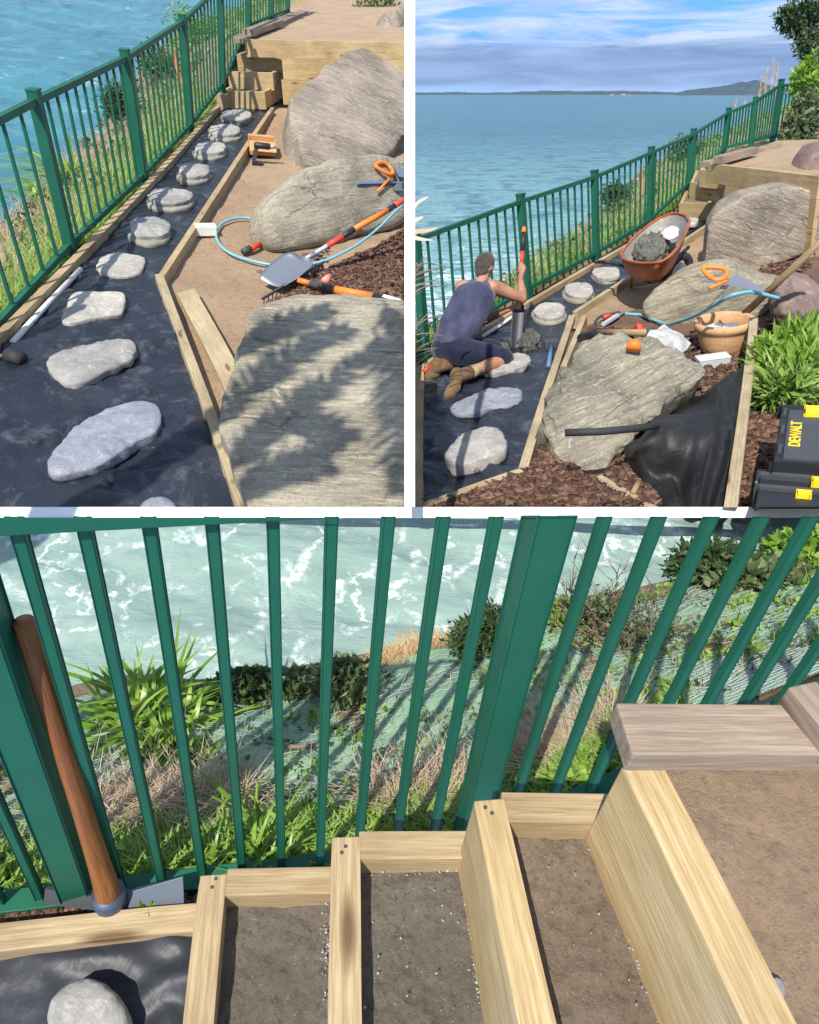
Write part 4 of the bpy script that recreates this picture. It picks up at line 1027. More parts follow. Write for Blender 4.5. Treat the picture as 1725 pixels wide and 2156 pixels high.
g = blades('dry_grass', band(sB, 6000, (0, 1), (.40, .66)), .28, .012, M['straw'], LB.u, None, .8, .7, 2); tag(g, 'dry straw grass on the bank behind the wheelbarrow', 'dry grass', kind='stuff')
gc = [(sB(random.uniform(0, 1), random.uniform(.40, .68)), (.25, .25, .08)) for _ in range(170)]
tag(leaves('ground_cover', gc, 13000, .08, .045, M['olive'], LB.u, shell=.2), 'low olive ground cover on the bank behind the worker', 'ground cover', kind='stuff')
gc = [(sB(random.uniform(.55, 1), random.uniform(.5, .68)), (.4, .4, .14)) for _ in range(70)]
tag(leaves('ground_cover', gc, 7000, .10, .06, M['lime'], LB.u, shell=.2), 'yellow green creeper at the top edge of the far bank', 'ground cover', kind='stuff')
strap_plant(LB, LB.P(1185, 560, -.55), 'agapanthus_plant', 'strap leaved plant behind the fence between the spade and the wheelbarrow', 60, .62, .07)
bush('bush', LB.P(1298, 458, -.6), (.45, .45, .40), 1500, .07, .035, 'dkleaf', LB, 'dark round bush on the bank above the wheelbarrow')
bush('bush', LB.P(1440, 345, -.6), (.6, .5, .42), 1500, .08, .04, 'olive', LB, 'olive bush behind the fence above the timber stairs')
a = LB.P(1352, 412, -.3); b = LB.top(a, 1350, 360)
tag(board('marker_stake', b, a, .06, .03, AF*-1, M['stake']), 'orange marker stake behind the fence post above the wheelbarrow', 'stake')
# ground
tag(flat(LB, 'subsoil', [(830, 790, -.07), (890, 750, -.07), (1106, 619, -.07), (1250, 543, -.07), (1362, 474, -.07), (1414, 438, -.07), (1470, 400, -.07), (1740, 390, -.07), (1790, 1130, -.07), (830, 1130, -.07)], M['barksoil'], .3, lambda x, y: -.07), 'dark earth below the path beside the worker', kind='structure')
tag(flat(LB, 'ground', [(1180, 690, -.02), (1490, 452, -.02), (1530, 418, -.02), (1740, 418, -.02), (1740, 650, -.02), (1300, 720, -.02)], M['soil'], .09, lambda x, y: -.02+zs(x, y)), 'bare sandy soil between the path and the boulders', kind='structure')
mulB = [(1175, 720), (1300, 668), (1500, 600), (1700, 545), (1790, 540), (1790, 1130), (850, 1130), (880, 1072), (1110, 992)]
tag(flat(LB, 'mulch_bed', [(x, y, 0) for x, y in mulB], M['barksoil'], .06, lambda x, y: .01+zs(x, y)*1.2), 'dark bark covered bed around the boulders and toolbox', kind='structure')
cps = []
for poly, k in (([(880, 1075), (1105, 990), (1150, 935), (1230, 1000), (1400, 1090), (880, 1100)], 3000), ([(1560, 880), (1640, 840), (1640, 1100), (1540, 1100)], 1700), ([(1400, 730), (1480, 690), (1590, 760), (1560, 820), (1480, 830)], 900), ([(1600, 560), (1700, 540), (1720, 700), (1620, 690)], 500), ([(1270, 1000), (1330, 960), (1400, 1020), (1380, 1080)], 500), ([(1240, 690), (1380, 690), (1400, 720), (1250, 712)], 300), ([(1590, 840), (1710, 840), (1710, 900), (1600, 900)], 250)):
    cps += [LB.P(x, y, .035+random.random()*.03) for x, y in in_poly(poly, k)]
tag(chips('bark_mulch', cps, .055, M['chips'], LB.u), 'red brown bark chips round the big slab and the toolbox', 'bark mulch', kind='stuff')
def zmB(x, y):
    p = Vector((x, y, 9.0)); ridge = 1-abs(fbm(Vector((x*1.2, y*1.6, 4)), 1.6, 3)*2.4); k = max(0, min(1, (7.5-y)/3))
    return .012 + max(0, ridge)*.04*(.3+k) + max(-.3, fbm(p, 2.5, 4))*.018*(.4+k)
tag(flat(LB, 'weed_membrane', [(850, 790, .01), (897, 768, .01), (1012, 702, .01), (1427, 459, .01), (1494, 464, .01), (1207, 660, .01), (1192, 700, .01), (1112, 985, .01), (1106, 1000, .01), (884, 1080, .01), (850, 1100, .01)], M['mat'], .05, zmB), 'dark membrane around the kneeling worker on the path', 'weed membrane')
up = LB.u; E = lambda x, y, z=.07: LB.P(x, y, z)
tag(board('edging_board', E(893, 764), E(1425, 455), .06, .12, up, M['pine'], segs=20, warp=.015), 'long timber edging along the fence side behind the worker', 'timber board')
tag(board('edging_board', E(1209, 656), E(1492, 472), .055, .12, up, M['pine_pale'], segs=8, warp=.01), 'timber edging passing under the wheelbarrow', 'timber board')
tag(board('edging_board', E(1203, 663), E(1104, 983), .065, .13, up, M['pine_pale'], segs=8, warp=.008), 'timber edging between the membrane and the big slab', 'timber board')
tag(board('edging_board', E(1100, 990), E(866, 1072), .06, .12, up, M['pine_pale'], segs=6, warp=.006), 'short timber edging closing the near end of the membrane', 'timber board')
tag(board('edging_board', E(881, 770), E(875, 1075), .10, .12, up, M['pine'], segs=6, warp=.008), 'wide timber edging down the left side below the worker', 'timber board')
tag(board('spare_plank', LB.P(1231, 665, .08), LB.P(1187, 770, .08), .05, .11, up, M['pine_pale']), 'short spare plank parallel to the edging above the big slab', 'plank')
gB = 'stepping stones in the upper right path'
def wob(pts, a=1.5): return [(x+random.uniform(-a, a), y+random.uniform(-a, a)) for x, y in pts]
for (c, r, lab, dn) in (((1457, 467), (14, 7), 'stepping stone partly hidden behind the wheelbarrow', 4), ((1278, 576), (28, 12), 'pale stone in mortar nearest the wheelbarrow', 8), ((1220, 613), (31, 15), 'pale craggy stone in the middle of three mortared ones', 9), ((1158, 656), (34, 16), 'pale stone in mortar just beyond the wet concrete', 10)):
    stone(LB, oval(c[0], c[1], r[0], r[1], 14, .10, 0, .85), M['step_pale'], .03, .06, .08, lab, oval(c[0]-2, c[1]+dn, r[0]*1.12, r[1]*1.1, 16, .04), gB)
stone(LB, [(1010, 783), (1030, 768), (1060, 752), (1090, 747), (1112, 750), (1120, 762), (1105, 775), (1060, 786), (1030, 790)], M['step'], .03, .05, .05, 'rounded grey stone just in front of the worker knee', None, gB)
stone(LB, [c4(*p) for p in [(175, 650), (185, 625), (215, 605), (280, 577), (340, 560), (400, 550), (455, 552), (475, 570), (478, 595), (450, 620), (410, 636), (340, 640), (290, 660), (230, 663), (190, 662)]], M['step_blue'], .03, .05, .05, 'long flat blue grey stone below the worker boots', None, gB)
stone(LB, [c4(*p) for p in [(148, 850), (165, 820), (195, 785), (230, 755), (270, 738), (320, 727), (365, 728), (392, 745), (412, 795), (405, 825), (370, 848), (300, 870), (250, 880), (205, 895), (170, 882)]], M['step'], .05, .08, .08, 'thick angular grey stone, nearest on the membrane', None, gB, nz=.05, e=.36)
tag(rock('pebble', oval(1003, 988, 9, 6, 8), hplane(LB, 1003, 988, .04), .02, .02, M['rock_red'], .8, .1, nth=20, nph=10), 'small brown pebble beside the thick angular stone', 'pebble')
# boulders
B1 = [c4(*p) for p in [(543, 712), (552, 660), (560, 610), (600, 545), (640, 485), (680, 425), (722, 370), (780, 345), (860, 342), (960, 342), (1015, 355), (1065, 372), (1125, 415), (1180, 450), (1222, 482), (1225, 515), (1180, 560), (1120, 615), (1050, 665), (1000, 700), (965, 745), (920, 800), (850, 860), (800, 912), (740, 902), (712, 885), (682, 918), (650, 880), (610, 850), (560, 770)]]
tag(rock('boulder', B1, bplane(LB, B1[22-2], (1180, 960), (1290, 714), .58, .10, .05), .10, .5, M['slab_grey'], .36, .12, 2.6, (20, -9), nth=132, nph=44, strata=15), 'big banded slab in the middle carrying the black pipe', 'boulder')
B2 = [c4(*p) for p in [(975, 232), (985, 195), (1005, 165), (1060, 105), (1100, 82), (1150, 60), (1240, 28), (1300, 22), (1345, 26), (1420, 58), (1470, 85), (1590, 108), (1602, 150), (1520, 195), (1480, 245), (1400, 262), (1200, 282), (1080, 275), (1010, 262)]]
tag(rock('boulder', B2, bplane(LB, (1350, 675), (1560, 674), (1500, 557), .52), .08, .35, M['rock_g'], .42, .07, 1.8, (20, -6), nth=110, nph=36, strata=9), 'grey green boulder carrying the orange saw behind the clay bowl', 'boulder')
B3 = [c3(*p) for p in [(1245, 1120), (1248, 1060), (1250, 1000), (1255, 950), (1275, 905), (1330, 860), (1400, 818), (1480, 800), (1560, 783), (1640, 790), (1700, 815), (1740, 860), (1745, 1000), (1700, 1055), (1640, 1080), (1560, 1110), (1490, 1142), (1440, 1140), (1350, 1122)]]
tag(rock('boulder', B3, bplane(LB, (1490, 562), (1670, 545), (1640, 392), .80), .08, .5, M['rock'], .32, .07, 1.6, (20, 8), nth=120, nph=40, strata=13), 'tall brown streaked boulder right of the wheelbarrow', 'boulder')
B4 = [c4(*p) for p in [(1520, 240), (1522, 195), (1545, 152), (1620, 136), (1700, 140), (1760, 200), (1760, 290), (1650, 305), (1580, 322), (1535, 292)]]
tag(rock('boulder', B4, bplane(LB, (1630, 700), (1700, 695), (1670, 612), .42), .2, .3, M['rock_red'], .6, .10, 2.2, (20, 8)), 'dark reddish rock at the right edge beside the clay bowl', 'boulder')
B5 = [c3(*p) for p in [(1588, 728), (1610, 700), (1650, 678), (1700, 668), (1760, 690), (1760, 810), (1690, 815), (1640, 800), (1600, 775)]]
tag(rock('boulder', B5, bplane(LB, (1660, 405), (1705, 408), (1695, 336), .95, .3, .3), .2, .3, M['rock_red'], .6, .09, 2.2, (20, 8)), 'grey brown rock above the tall boulder at the right edge', 'boulder')
rows = [[LB.P(1630, 385, .5), LB.P(1650, 378, .5), LB.P(1680, 384, .5), LB.P(1712, 395, .5)], [LB.P(1632, 392, .55), LB.P(1655, 392, .6), LB.P(1682, 398, .6), LB.P(1712, 410, .55)]]
tag(Sheet(rows).build('black_membrane', M['blackcloth'], 30, 8, bumpy(.05, 3), LB.u), 'black membrane folded over the back of the tall boulder', 'membrane')
# stairs and terrace
gS = 'timber stairs in the upper right view'; hb = .22
dB_ = LB.P(2345, -20)-LB.P(1432, 458); dB_ = LB.f*1.0+LB.r*.52
step_box(LB, 'timber_step', LB.P(1431, 459), LB.P(1495, 461), dB_, 1.4, hb, 'lowest timber step box above the wheelbarrow', group=gS)
step_box(LB, 'timber_step', LB.P(1454, 416, hb), LB.P(1519, 424, hb), dB_, 1.3, hb, 'middle timber step box beyond the wheelbarrow', group=gS)
step_box(LB, 'timber_step', LB.P(1474, 390, 2*hb), LB.P(1544, 396, 2*hb), dB_, 1.0, hb, 'top timber step box under the right hand terrace wall', group=gS)
zb = 4*hb
root = empty('terrace_wall', LB.P(1560, 400), 'timber wall retaining the terrace at the upper right', 'retaining wall')
a, b = LB.P(1491, 343, zb), LB.P(1730, 370, zb)
board('wall_board', a, b, .05, .235, LB.u, M['pine_yellow'], root)
a, b = a.lerp(b, .22)-LB.u*.238, b-LB.u*.238
board('wall_board', a, b, .05, .3, LB.u, M['pine_yellow'], root); board('wall_board', a-LB.u*.305, b-LB.u*.305, .05, .3, LB.u, M['pine_yellow'], root)
tag(flat(LB, 'terrace', [(1490, 346, zb-.03), (1668, 367, zb-.03), (1760, 378, zb-.03), (1760, 292, zb-.03), (1640, 297, zb-.03)], M['gravel'], .16, lambda x, y: zb-.03+zs(x, y)*.4), 'tan grit terrace at the top of the right hand stairs', kind='structure')
tag(board('sleeper', LB.P(1513, 329, zb+.1), LB.P(1588, 309, zb+.1), .16, .09, LB.u, M['pine_grey']), 'short grey sleeper on the terrace beside the upper fence', 'sleeper')
tag(board('sleeper', LB.P(1484, 341, zb+.02), LB.P(1636, 301, zb+.02), .17, .07, LB.u, M['pine_grey']), 'long grey sleeper edging the right hand terrace', 'sleeper')
# fence
pb = fp(LB, [((840, 790, 0), (822, 505)), ((897, 754, 0), (874, 488)), ((1112, 624, 0), (1096, 410)), ((1256, 547, 0), (1252, 360)), ((1367, 477, 0), (1372, 310))])
pb += fp(LB, [((1451, 396, .25), (1461, 272)), ((1524, 322, .38), (1535, 228)), ((1581, 309, .38), (1592, 205)), ((1626, 299, .45), (1646, 168)), ((1690, 298, .45), (1712, 180))])
print('fence B heights', [round((t-b).length, 2) for b, t in pb], 'A', [round((t-b).length, 2) for b, t in pa])
fence('fence', 'green metal fence rising behind the worker and wheelbarrow', LB, pb, .075, [1, 10, 9, 9, 9, 9, 8, 8, 8], .020, rail_w=.045)
# ------------------------------------------------ the worker
def capsule(p0, r0, p1, r1, n=12):
    d = (p1-p0); L = d.length or 1e-6; t = d/L; pts = []; rs = []
    for k in range(5): a = math.pi/2*(1-k/4); pts.append(p0 - t*r0*math.sin(a)); rs.append(max(r0*math.cos(a), 1e-4))
    for k in range(5): a = math.pi/2*k/4; pts.append(p1 + t*r1*math.sin(a)); rs.append(max(r1*math.cos(a), 1e-4))
    return tube_geo(pts, rs, n)
def ellip(c, X, Y, Z, n=14, m=10):
    V = []; Fc = []
    for j in range(m+1):
        a = math.pi*j/m
        for i in range(n):
            b = 2*math.pi*i/n; V.append(c + X*math.sin(a)*math.cos(b) + Y*math.sin(a)*math.sin(b) + Z*math.cos(a))
    for j in range(m):
        for i in range(n): Fc.append((j*n+i, j*n+(i+1) % n, (j+1)*n+(i+1) % n, (j+1)*n+i))
    return V, Fc
def organic(name, geos, voxel, mt, parent=None, M_=None, smooth_it=4):
    Vv, Ff = merge(geos); me = bpy.data.meshes.new('tmp'); me.from_pydata([tuple(v) for v in Vv], [], Ff); me.update()
    t = bpy.data.objects.new('tmp', me); COL.objects.link(t)
    m = t.modifiers.new('r', 'REMESH'); m.mode = 'VOXEL'; m.voxel_size = voxel
    m = t.modifiers.new('s', 'SMOOTH'); m.factor = .6; m.iterations = smooth_it
    dg = bpy.context.evaluated_depsgraph_get(); dg.update(); ev = t.evaluated_get(dg); bm = bmesh.new(); bm.from_mesh(ev.to_mesh()); ev.to_mesh_clear()
    bpy.data.objects.remove(t); bpy.data.meshes.remove(me)
    return from_bm(name, bm, mt, M_ or Matrix.Translation(Vv[0]), parent, True)
skin = mat('skin', (.36, .18, .11), .5, spec=.35); n_ = NB(skin); n_.col(n_.mix(n_.ramp(n_.noise(n_.coords(), 9, 4), [(.35, 0.0), (.65, 1.0)]), (.31, .14, .085), (.43, .22, .14)))
skin.node_tree.nodes['Principled BSDF'].inputs['Subsurface Weight'].default_value = .1
def fabric(name, a, b, fs=60, bp=.4, rough=.85):
    m = mat(name, a, rough, spec=.15, sheen=.2); n = NB(m); n.col(n.mix(n.ramp(n.noise(n.coords(), 5, 5), [(.35, 0.0), (.65, 1.0)]), a, b))
    x = n.bump(n.noise(n.coords((1, 1, .6)), 9, 4, .6, 1), bp, .03); n.bump(n.noise(n.coords(), fs*3, 2), .2, .002, x); return m
M['vest'] = fabric('faded_navy_cotton', (.028, .032, .070), (.075, .075, .125))
M['shorts'] = fabric('navy_shorts', (.008, .010, .024), (.020, .023, .045))
M['hair'] = fabric('short_dark_hair', (.03, .022, .018), (.085, .07, .06), 120, .8)
M['boot'] = fabric('muddy_brown_boot', (.10, .055, .025), (.20, .12, .06), 40, .6)
M['sock'] = fabric('tan_sock', (.34, .25, .13), (.45, .34, .2))
Z0 = LB.dep(1000, 785, 0)
J = lambda x, y, dz=0: W(x, y, Z0+dz)
U = LB.u
pelvis = J(955, 728, .02); waist = J(968, 690, .0); chest = J(1000, 632, -.02)
shR = J(1038, 604, .02); shL = J(972, 604, .24); neck = J(1012, 592, .13); head = J(1021, 562, .17)
elR = J(1100, 629, .16); tpb = LB.P(1085, 742, .0); dsp = (tpb-EYE).dot(AF)
wrR = W(1096, 585, dsp-.02); hdR = W(1093, 566, dsp-.01)
elL = J(1030, 668, .42); wrL = W(1070, 652, dsp-.05); hdL = W(1083, 646, dsp)
hipR = J(965, 742, -.06); hipL = J(940, 735, .2); knR = LB.P(1066, 757, .09); knL = LB.P(1050, 738, .09)
anR = LB.P(972, 790, .13); anL = LB.P(930, 770, .13); TOE = {1: LB.P(946, 832, .05), 0: LB.P(905, 792, .05)}
kn0 = LB.loc(knR).z; print('knee height', round(kn0, 2), 'ankle', round(LB.loc(anR).z, 2), 'head top', round(LB.loc(head).z+.12, 2), 'shoulder w', round((shR-shL).length, 2), 'arm', round((elR-shR).length, 2), round((wrR-elR).length, 2), 'dsp', round(dsp-Z0, 2), 'thigh', round((knR-hipR).length, 2), 'shin', round((anR-knR).length, 2))
face = (LB.r*.75+LB.f*.65-U*.15).normalized(); side = face.cross(U).normalized(); hu = (U+face*.40).normalized()
body = [capsule(pelvis, .135, waist, .12), capsule(waist, .12, chest, .135), capsule(chest-side*.05, .12, neck-U*.09-side*.08, .085), capsule(chest+side*.05, .12, neck-U*.09+side*.08, .085),
        capsule(neck-U*.04, .06, head-U*.03, .053), capsule(shR, .066, neck-U*.04, .055), capsule(shL, .066, neck-U*.04, .055),
        ellip(head+hu*.02, side*.084, face*.106, hu*.116), capsule(head-hu*.055+face*.035, .05, head-hu*.075+face*.065, .034),
        ellip(head-hu*.005+face*.105, side*.014, face*.018, hu*.022), ellip(head+side*.08-hu*.005, side*.012, face*.022, hu*.032), ellip(head-side*.08-hu*.005, side*.012, face*.022, hu*.032),
        ellip(head+face*.088-hu*.05, side*.026, face*.012, hu*.008), ellip(head+face*.085+hu*.03, side*.05, face*.014, hu*.010),
        capsule(shR, .072, shR.lerp(elR, .45), .062), capsule(shR.lerp(elR, .45), .062, elR, .045), capsule(elR, .047, elR.lerp(wrR, .35), .050), capsule(elR.lerp(wrR, .35), .043, wrR, .027),
        capsule(shL, .06, elL, .040), capsule(elL, .042, elL.lerp(wrL, .4), .042), capsule(elL.lerp(wrL, .4), .042, wrL, .027),
        capsule(hipR, .095, knR, .062), capsule(hipL, .095, knL, .062), capsule(knR, .06, knR.lerp(anR, .35), .062), capsule(knR.lerp(anR, .35), .062, anR, .038), capsule(knL, .06, knL.lerp(anL, .35), .060), capsule(knL.lerp(anL, .35), .060, anL, .038)]
sp0, sp1 = W(1104, 478, dsp+.02), tpb
sdir = (sp1-sp0).normalized(); sx = sdir.cross(AF).normalized(); sy = sdir.cross(sx).normalized()
def axis_at(y): # point of the spade shaft seen at height y
    best = min((abs(pix(sp0.lerp(sp1, k/200))[1]-y), k) for k in range(201))[1]; return sp0.lerp(sp1, best/200)
def hand(wrist, grip, sgn):
    g = [capsule(wrist, .027, grip-AF*.022+sx*sgn*.018, .030), ellip(grip-AF*.024+sx*sgn*.012, sx*.032, sdir*.042, AF*.018)]
    for k in range(4):
        z = grip+sdir*(-.032+.021*k); ln = (.92, 1.0, .97, .82)[k]; p = []
        for a in range(5):
            an = (-.6+a*.85*ln)*sgn
            p.append(z + (-AF*math.cos(an)+sx*-sgn*math.sin(an*sgn))*.027)
        for a, b in zip(p, p[1:]): g.append(capsule(a, .0098, b, .0092, 7))
    g.append(capsule(grip-sdir*.03-AF*.02+sx*sgn*.02, .013, grip-sdir*.055-AF*.022-sx*sgn*.012, .010, 8)); return g
gR = axis_at(566); gL = axis_at(646)
body += hand(wrR, gR, 1) + hand(wrL, gL, -1)
person = organic('person', body, .0085, skin, None, axes(pelvis, LB.r, U), 3)
tag(person, 'kneeling worker in navy singlet and shorts holding a short spade upright in the wet concrete', 'person')
vest = [capsule(pelvis+U*.02, .18, waist, .16), capsule(pelvis-side*.06, .16, waist-side*.06, .15), capsule(waist, .17, chest, .175), capsule(waist-side*.06, .16, chest-side*.08, .155), capsule(waist+side*.05, .15, chest+side*.06, .15), capsule(chest-side*.05, .138, neck-U*.10-side*.085, .092), capsule(chest+side*.05, .138, neck-U*.10+side*.085, .092),
        capsule(chest+side*.09+U*.06, .08, neck-U*.03+side*.085, .055), capsule(chest-side*.09+U*.06, .08, neck-U*.03-side*.085, .055), capsule(neck-U*.085+side*.06-face*.03, .062, neck-U*.085-side*.06-face*.03, .062)]
organic('singlet', vest, .012, M['vest'], person, axes(waist, LB.r, U), 5)
shr = [ellip(pelvis-U*.04, side*.225, face*.21, U*.17), capsule(hipR, .15, hipR.lerp(knR, .92), .108), capsule(hipL, .15, hipL.lerp(knL, .9), .105)]
organic('shorts', shr, .014, M['shorts'], person, axes(pelvis, LB.r, U), 4)
organic('hair', [ellip(head+hu*.040-face*.014, side*.092, face*.106, hu*.10), ellip(head-hu*.02-face*.045, side*.074, face*.060, hu*.075)], .009, M['hair'], person, axes(head, LB.r, U), 2)
for kn_, an_, nm in ((knR, anR, 1), (knL, anL, 0)):
    bk = (an_-kn_).normalized(); toe = an_ - U*.10 + bk*.10
    toe = an_.lerp(TOE[nm], .55)-U*.015
    organic('boot', [capsule(an_-bk*.10, .060, an_+bk*.05, .060), capsule(an_+bk*.05+U*.03, .058, toe, .050), capsule(toe, .054, TOE[nm], .046), capsule(toe+bk*.02, .054, TOE[nm], .048)], .009, M['boot'], person, Matrix.Translation(an_), 3)
    tube('sock', [an_-bk*.20, an_-bk*.11], [.052, .058], M['sock'], person, 14)
# short spade held upright
root = empty('spade', sp1, 'short handled spade gripped upright by the worker, orange tip on top', 'spade')
a = axis_at(640); tube('shaft', [axis_at(520), a], .014, M['dgrey'], root)
tube('grip_end', [sp0, sp0.lerp(sp1, .045)], [.016, .026], M['orange'], root); tube('grip', [sp0.lerp(sp1, .045), axis_at(505), axis_at(530)], [.026, .023, .021], M['black'], root); tube('band', [axis_at(530), axis_at(556)], .020, M['red'], root)
Vv, Ff = shovel_blade(LB, sp1-sdir*.01, axis_at(636), .12, -AF, .02); mk('blade', Vv, Ff, M['black'], axes(sp1, sdir, AF), root, True)
tag(rock('concrete_heap', oval(1108, 722, 32, 15, 16, .15), hplane(LB, 1108, 722, .02), .10, .04, M['wet_mortar'], .8, .30, 5, nth=80, nph=30, chip=3), 'heap of wet dark concrete at the spade blade', 'concrete heap')
tag(rock('concrete_lump', oval(1062, 733, 12, 7, 10, .15), hplane(LB, 1062, 733, .02), .04, .03, M['wet_mortar'], .8, .25, 5, nth=40, nph=18), 'small crumb of wet concrete left of the heap', 'concrete')
# pole, mallet
root = empty('broom_pole', LB.P(1018, 708, .04), 'white round pole lying along the edging beside the worker', 'pole'); tube('shaft', [LB.P(1016, 709, .04), LB.P(1106, 650, .04)], .02, M['pvc'], root)
root = empty('club_hammer', LB.P(1156, 745, .05), 'grey headed hammer lying beside the wet concrete heap', 'hammer')
a, b = LB.P(1146, 726, .07), LB.P(1174, 722, .07); Mx = axes(a, b-a, up); mk('head', box_v(Mx, (0, (b-a).length), (-.04, .04), (-.04, .04)), CUBEF, M['dgrey'], Mx, root, bevel=.008)
tube('handle', [a.lerp(b, .5)-LB.f*.03, LB.P(1155, 772, .03)], [.018, .022], M['blue'], root)
a = LB.P(896, 785, .1); root = empty('red_clamp', a, 'small red hand tool at the left end of the edging behind the boots', 'clamp'); tube('jaw', [LB.P(893, 782, .08), LB.P(905, 772, .1)], .022, M['red'], root); tube('jaw', [LB.P(905, 772, .1), LB.P(914, 763, .1)], .016, M['red'], root)
# ------------------------------------------------ wheelbarrow
rim_px = [(1307, 540), (1309, 532), (1318, 520), (1330, 505), (1346, 490), (1368, 472), (1392, 457), (1412, 450), (1430, 449), (1445, 455), (1452, 466), (1447, 484), (1438, 503), (1427, 522), (1410, 540), (1394, 551), (1372, 554), (1350, 554), (1328, 551), (1312, 546)]
zr = lambda x, y: .50+.26*((x-1307)/145*.8+(555-y)/106*.2)
rim = [LB.P(x, y, zr(x, y)) for x, y in rim_px]; cen = sum(rim, Vector())/len(rim)
print('barrow', [round((rim[i]-rim[j]).length, 2) for i, j in ((0, 9), (3, 15))])
axb = (rim[9]-rim[0]).normalized()
root = empty('wheelbarrow', cen-U*cen.length*0, 'orange brown wheelbarrow full of wet concrete standing across the path edging', 'wheelbarrow')
dn = -LB.u
def ring(k, dz, sh=0): return [cen + (p-cen)*k + dn*dz + axb*sh for p in rim]
rings = [ring(1.0, 0), ring(.93, .09), ring(.80, .20), ring(.62, .27, .0), ring(.3, .285), ring(.02, .285)]
def lathe_rings(rings, thick=.006):
    n = len(rings[0]); V = [p for r in rings for p in r]; Fc = []
    for j in range(len(rings)-1):
        for i in range(n): Fc.append((j*n+i, j*n+(i+1) % n, (j+1)*n+(i+1) % n, (j+1)*n+i))
    o = len(V); c0 = rings[0][0]*0
    V2 = [cen+(p-cen)*(1-thick*2)+LB.u*thick*(1 if k >= n else 0) for k, p in enumerate(V)]; V += V2
    for j in range(len(rings)-1):
        for i in range(n): Fc.append((o+j*n+i, o+(j+1)*n+i, o+(j+1)*n+(i+1) % n, o+j*n+(i+1) % n))
    for i in range(n): Fc.append((i, o+i, o+(i+1) % n, (i+1) % n))
    return V, Fc
Vv, Ff = lathe_rings(rings); mk('tray', Vv, Ff, M['rustor'], axes(cen, axb, LB.u), root, True)
inn = [[cen + (p-cen)*k + dn*dz for p in rim] for k, dz in ((.965, .012), (.90, .085), (.77, .185), (.60, .245), (.3, .26), (.02, .26))]
Vv = [p for r in inn for p in r]; n = len(rim); Ff = [(j*n+i, j*n+(i+1) % n, (j+1)*n+(i+1) % n, (j+1)*n+i) for j in range(5) for i in range(n)]
M['limey'] = stone_mat('dried_cement_film', (.30, .28, .25), (.42, .40, .36), (.20, .18, .16), (.6, .58, .54), (1, 1, 1), 4, .3)
mk('cement_film', Vv, Ff, M['limey'], axes(cen, axb, LB.u), root, True)
tube('rim_bead', rim+[rim[0]], .014, M['rustor'], root, 8)
rock('concrete_load', [(1334, 538), (1345, 518), (1362, 506), (1385, 503), (1405, 512), (1408, 525), (1395, 538), (1370, 545), (1348, 546)], (cen+dn*.13, cen+dn*.13+LB.r, cen+dn*.13+LB.f), .09, .10, M['wet_mortar'], .8, .22, 5, nth=80, nph=30, parent=root, chip=3)
rock('white_splash', [(1395, 495), (1400, 483), (1415, 478), (1428, 482), (1428, 495), (1415, 505), (1402, 503)], (cen+dn*.05+axb*.1, cen+dn*.05+axb*1.1, cen+dn*.05+LB.f), .02, .02, M['brick'], .7, .2, 4, nth=30, nph=12, parent=root)
hA = [LB.P(1415, 560, .40), LB.P(1340, 565, .38), LB.P(1285, 553, .42), LB.P(1252, 551, .46)]
hB = [LB.P(1450, 520, .40), LB.P(1375, 590, .26), LB.P(1345, 574, .34), LB.P(1328, 566, .40)]
for h_ in (hA, hB): tube('handle', spline(h_, 20), .019, M['black'], root)
wc = LB.P(1428, 572, .17)
wa = (LB.r*.75-LB.f*.65).normalized(); wn = axb.cross(LB.u).normalized()
tc_ = [wc + (axb*math.cos(t)+LB.u*math.sin(t))*.15 for t in [2*math.pi*k/28 for k in range(29)]]
wh = tube('wheel', [wc-wn*.03, wc+wn*.03], [.10, .10], M['steel'], root, 20, False); tube('tyre', tc_, .045, M['rubber'], wh, 10)
for pts in ([(1336, 566, .34), (1330, 602, 0)], [(1388, 570, .36), (1402, 590, 0)], [(1330, 600, .03), (1402, 588, .03)], [(1350, 571, .3), (1375, 588, .12)], [(1346, 580, .2), (1400, 575, .2)]):
    p_ = [LB.P(*q_) for q_ in pts]; board('leg' if pts[0][2] > .3 and pts[1][2] == 0 else 'brace', p_[0], p_[1], .04, .03, AF*-1, M['ash_wood'], root)
# ------------------------------------------------ tools and pots on the right
saw(LB, LB.P(1523, 581, .72), LB.P(1610, 612, .62), 'orange handled hand saw with a long silver blade on the rear boulder', 1.25, (LB.u*.8-LB.f*.5).normalized())
root = empty('set_square', LB.P(1500, 592, .74), 'small steel square with an orange pencil on the rear boulder', 'square')
board('blade', LB.P(1478, 590, .74), LB.P(1518, 594, .74), .03, .006, LB.u, M['blue'], root); board('stock', LB.P(1518, 603, .72), LB.P(1532, 603, .72), .06, .01, LB.u, M['dgrey'], root); tube('pencil', [LB.P(1493, 607, .74), LB.P(1530, 592, .76)], .013, M['orange'], root)
hp = [(1312, 660, .03), (1335, 662, .03), (1352, 664, .03), (1402, 682, .05), (1425, 678, .15), (1465, 664, .32), (1500, 645, .50), (1535, 625, .62), (1560, 617, .64), (1590, 616, .6), (1640, 628, .5)]
tag(tube('garden_hose', spline([LB.P(*q_) for q_ in hp], 80), .0145, M['hose']), 'pale blue hose draped over the rear boulder behind the bowl', 'hose')
# big wooden shovel handle
a, b = LB.P(1560, 668, .25), LB.P(1760, 480, 1.0)
root = empty('long_shovel', a, 'long wooden shovel handle slanting up from behind the clay bowl', 'shovel'); tube('shaft', [a, b], [.030, .026], M['ash_wood'], root, 14); tube('socket', [LB.P(1549, 679, .2), a.lerp(b, .06)], [.03, .034], M['dgrey'], root)
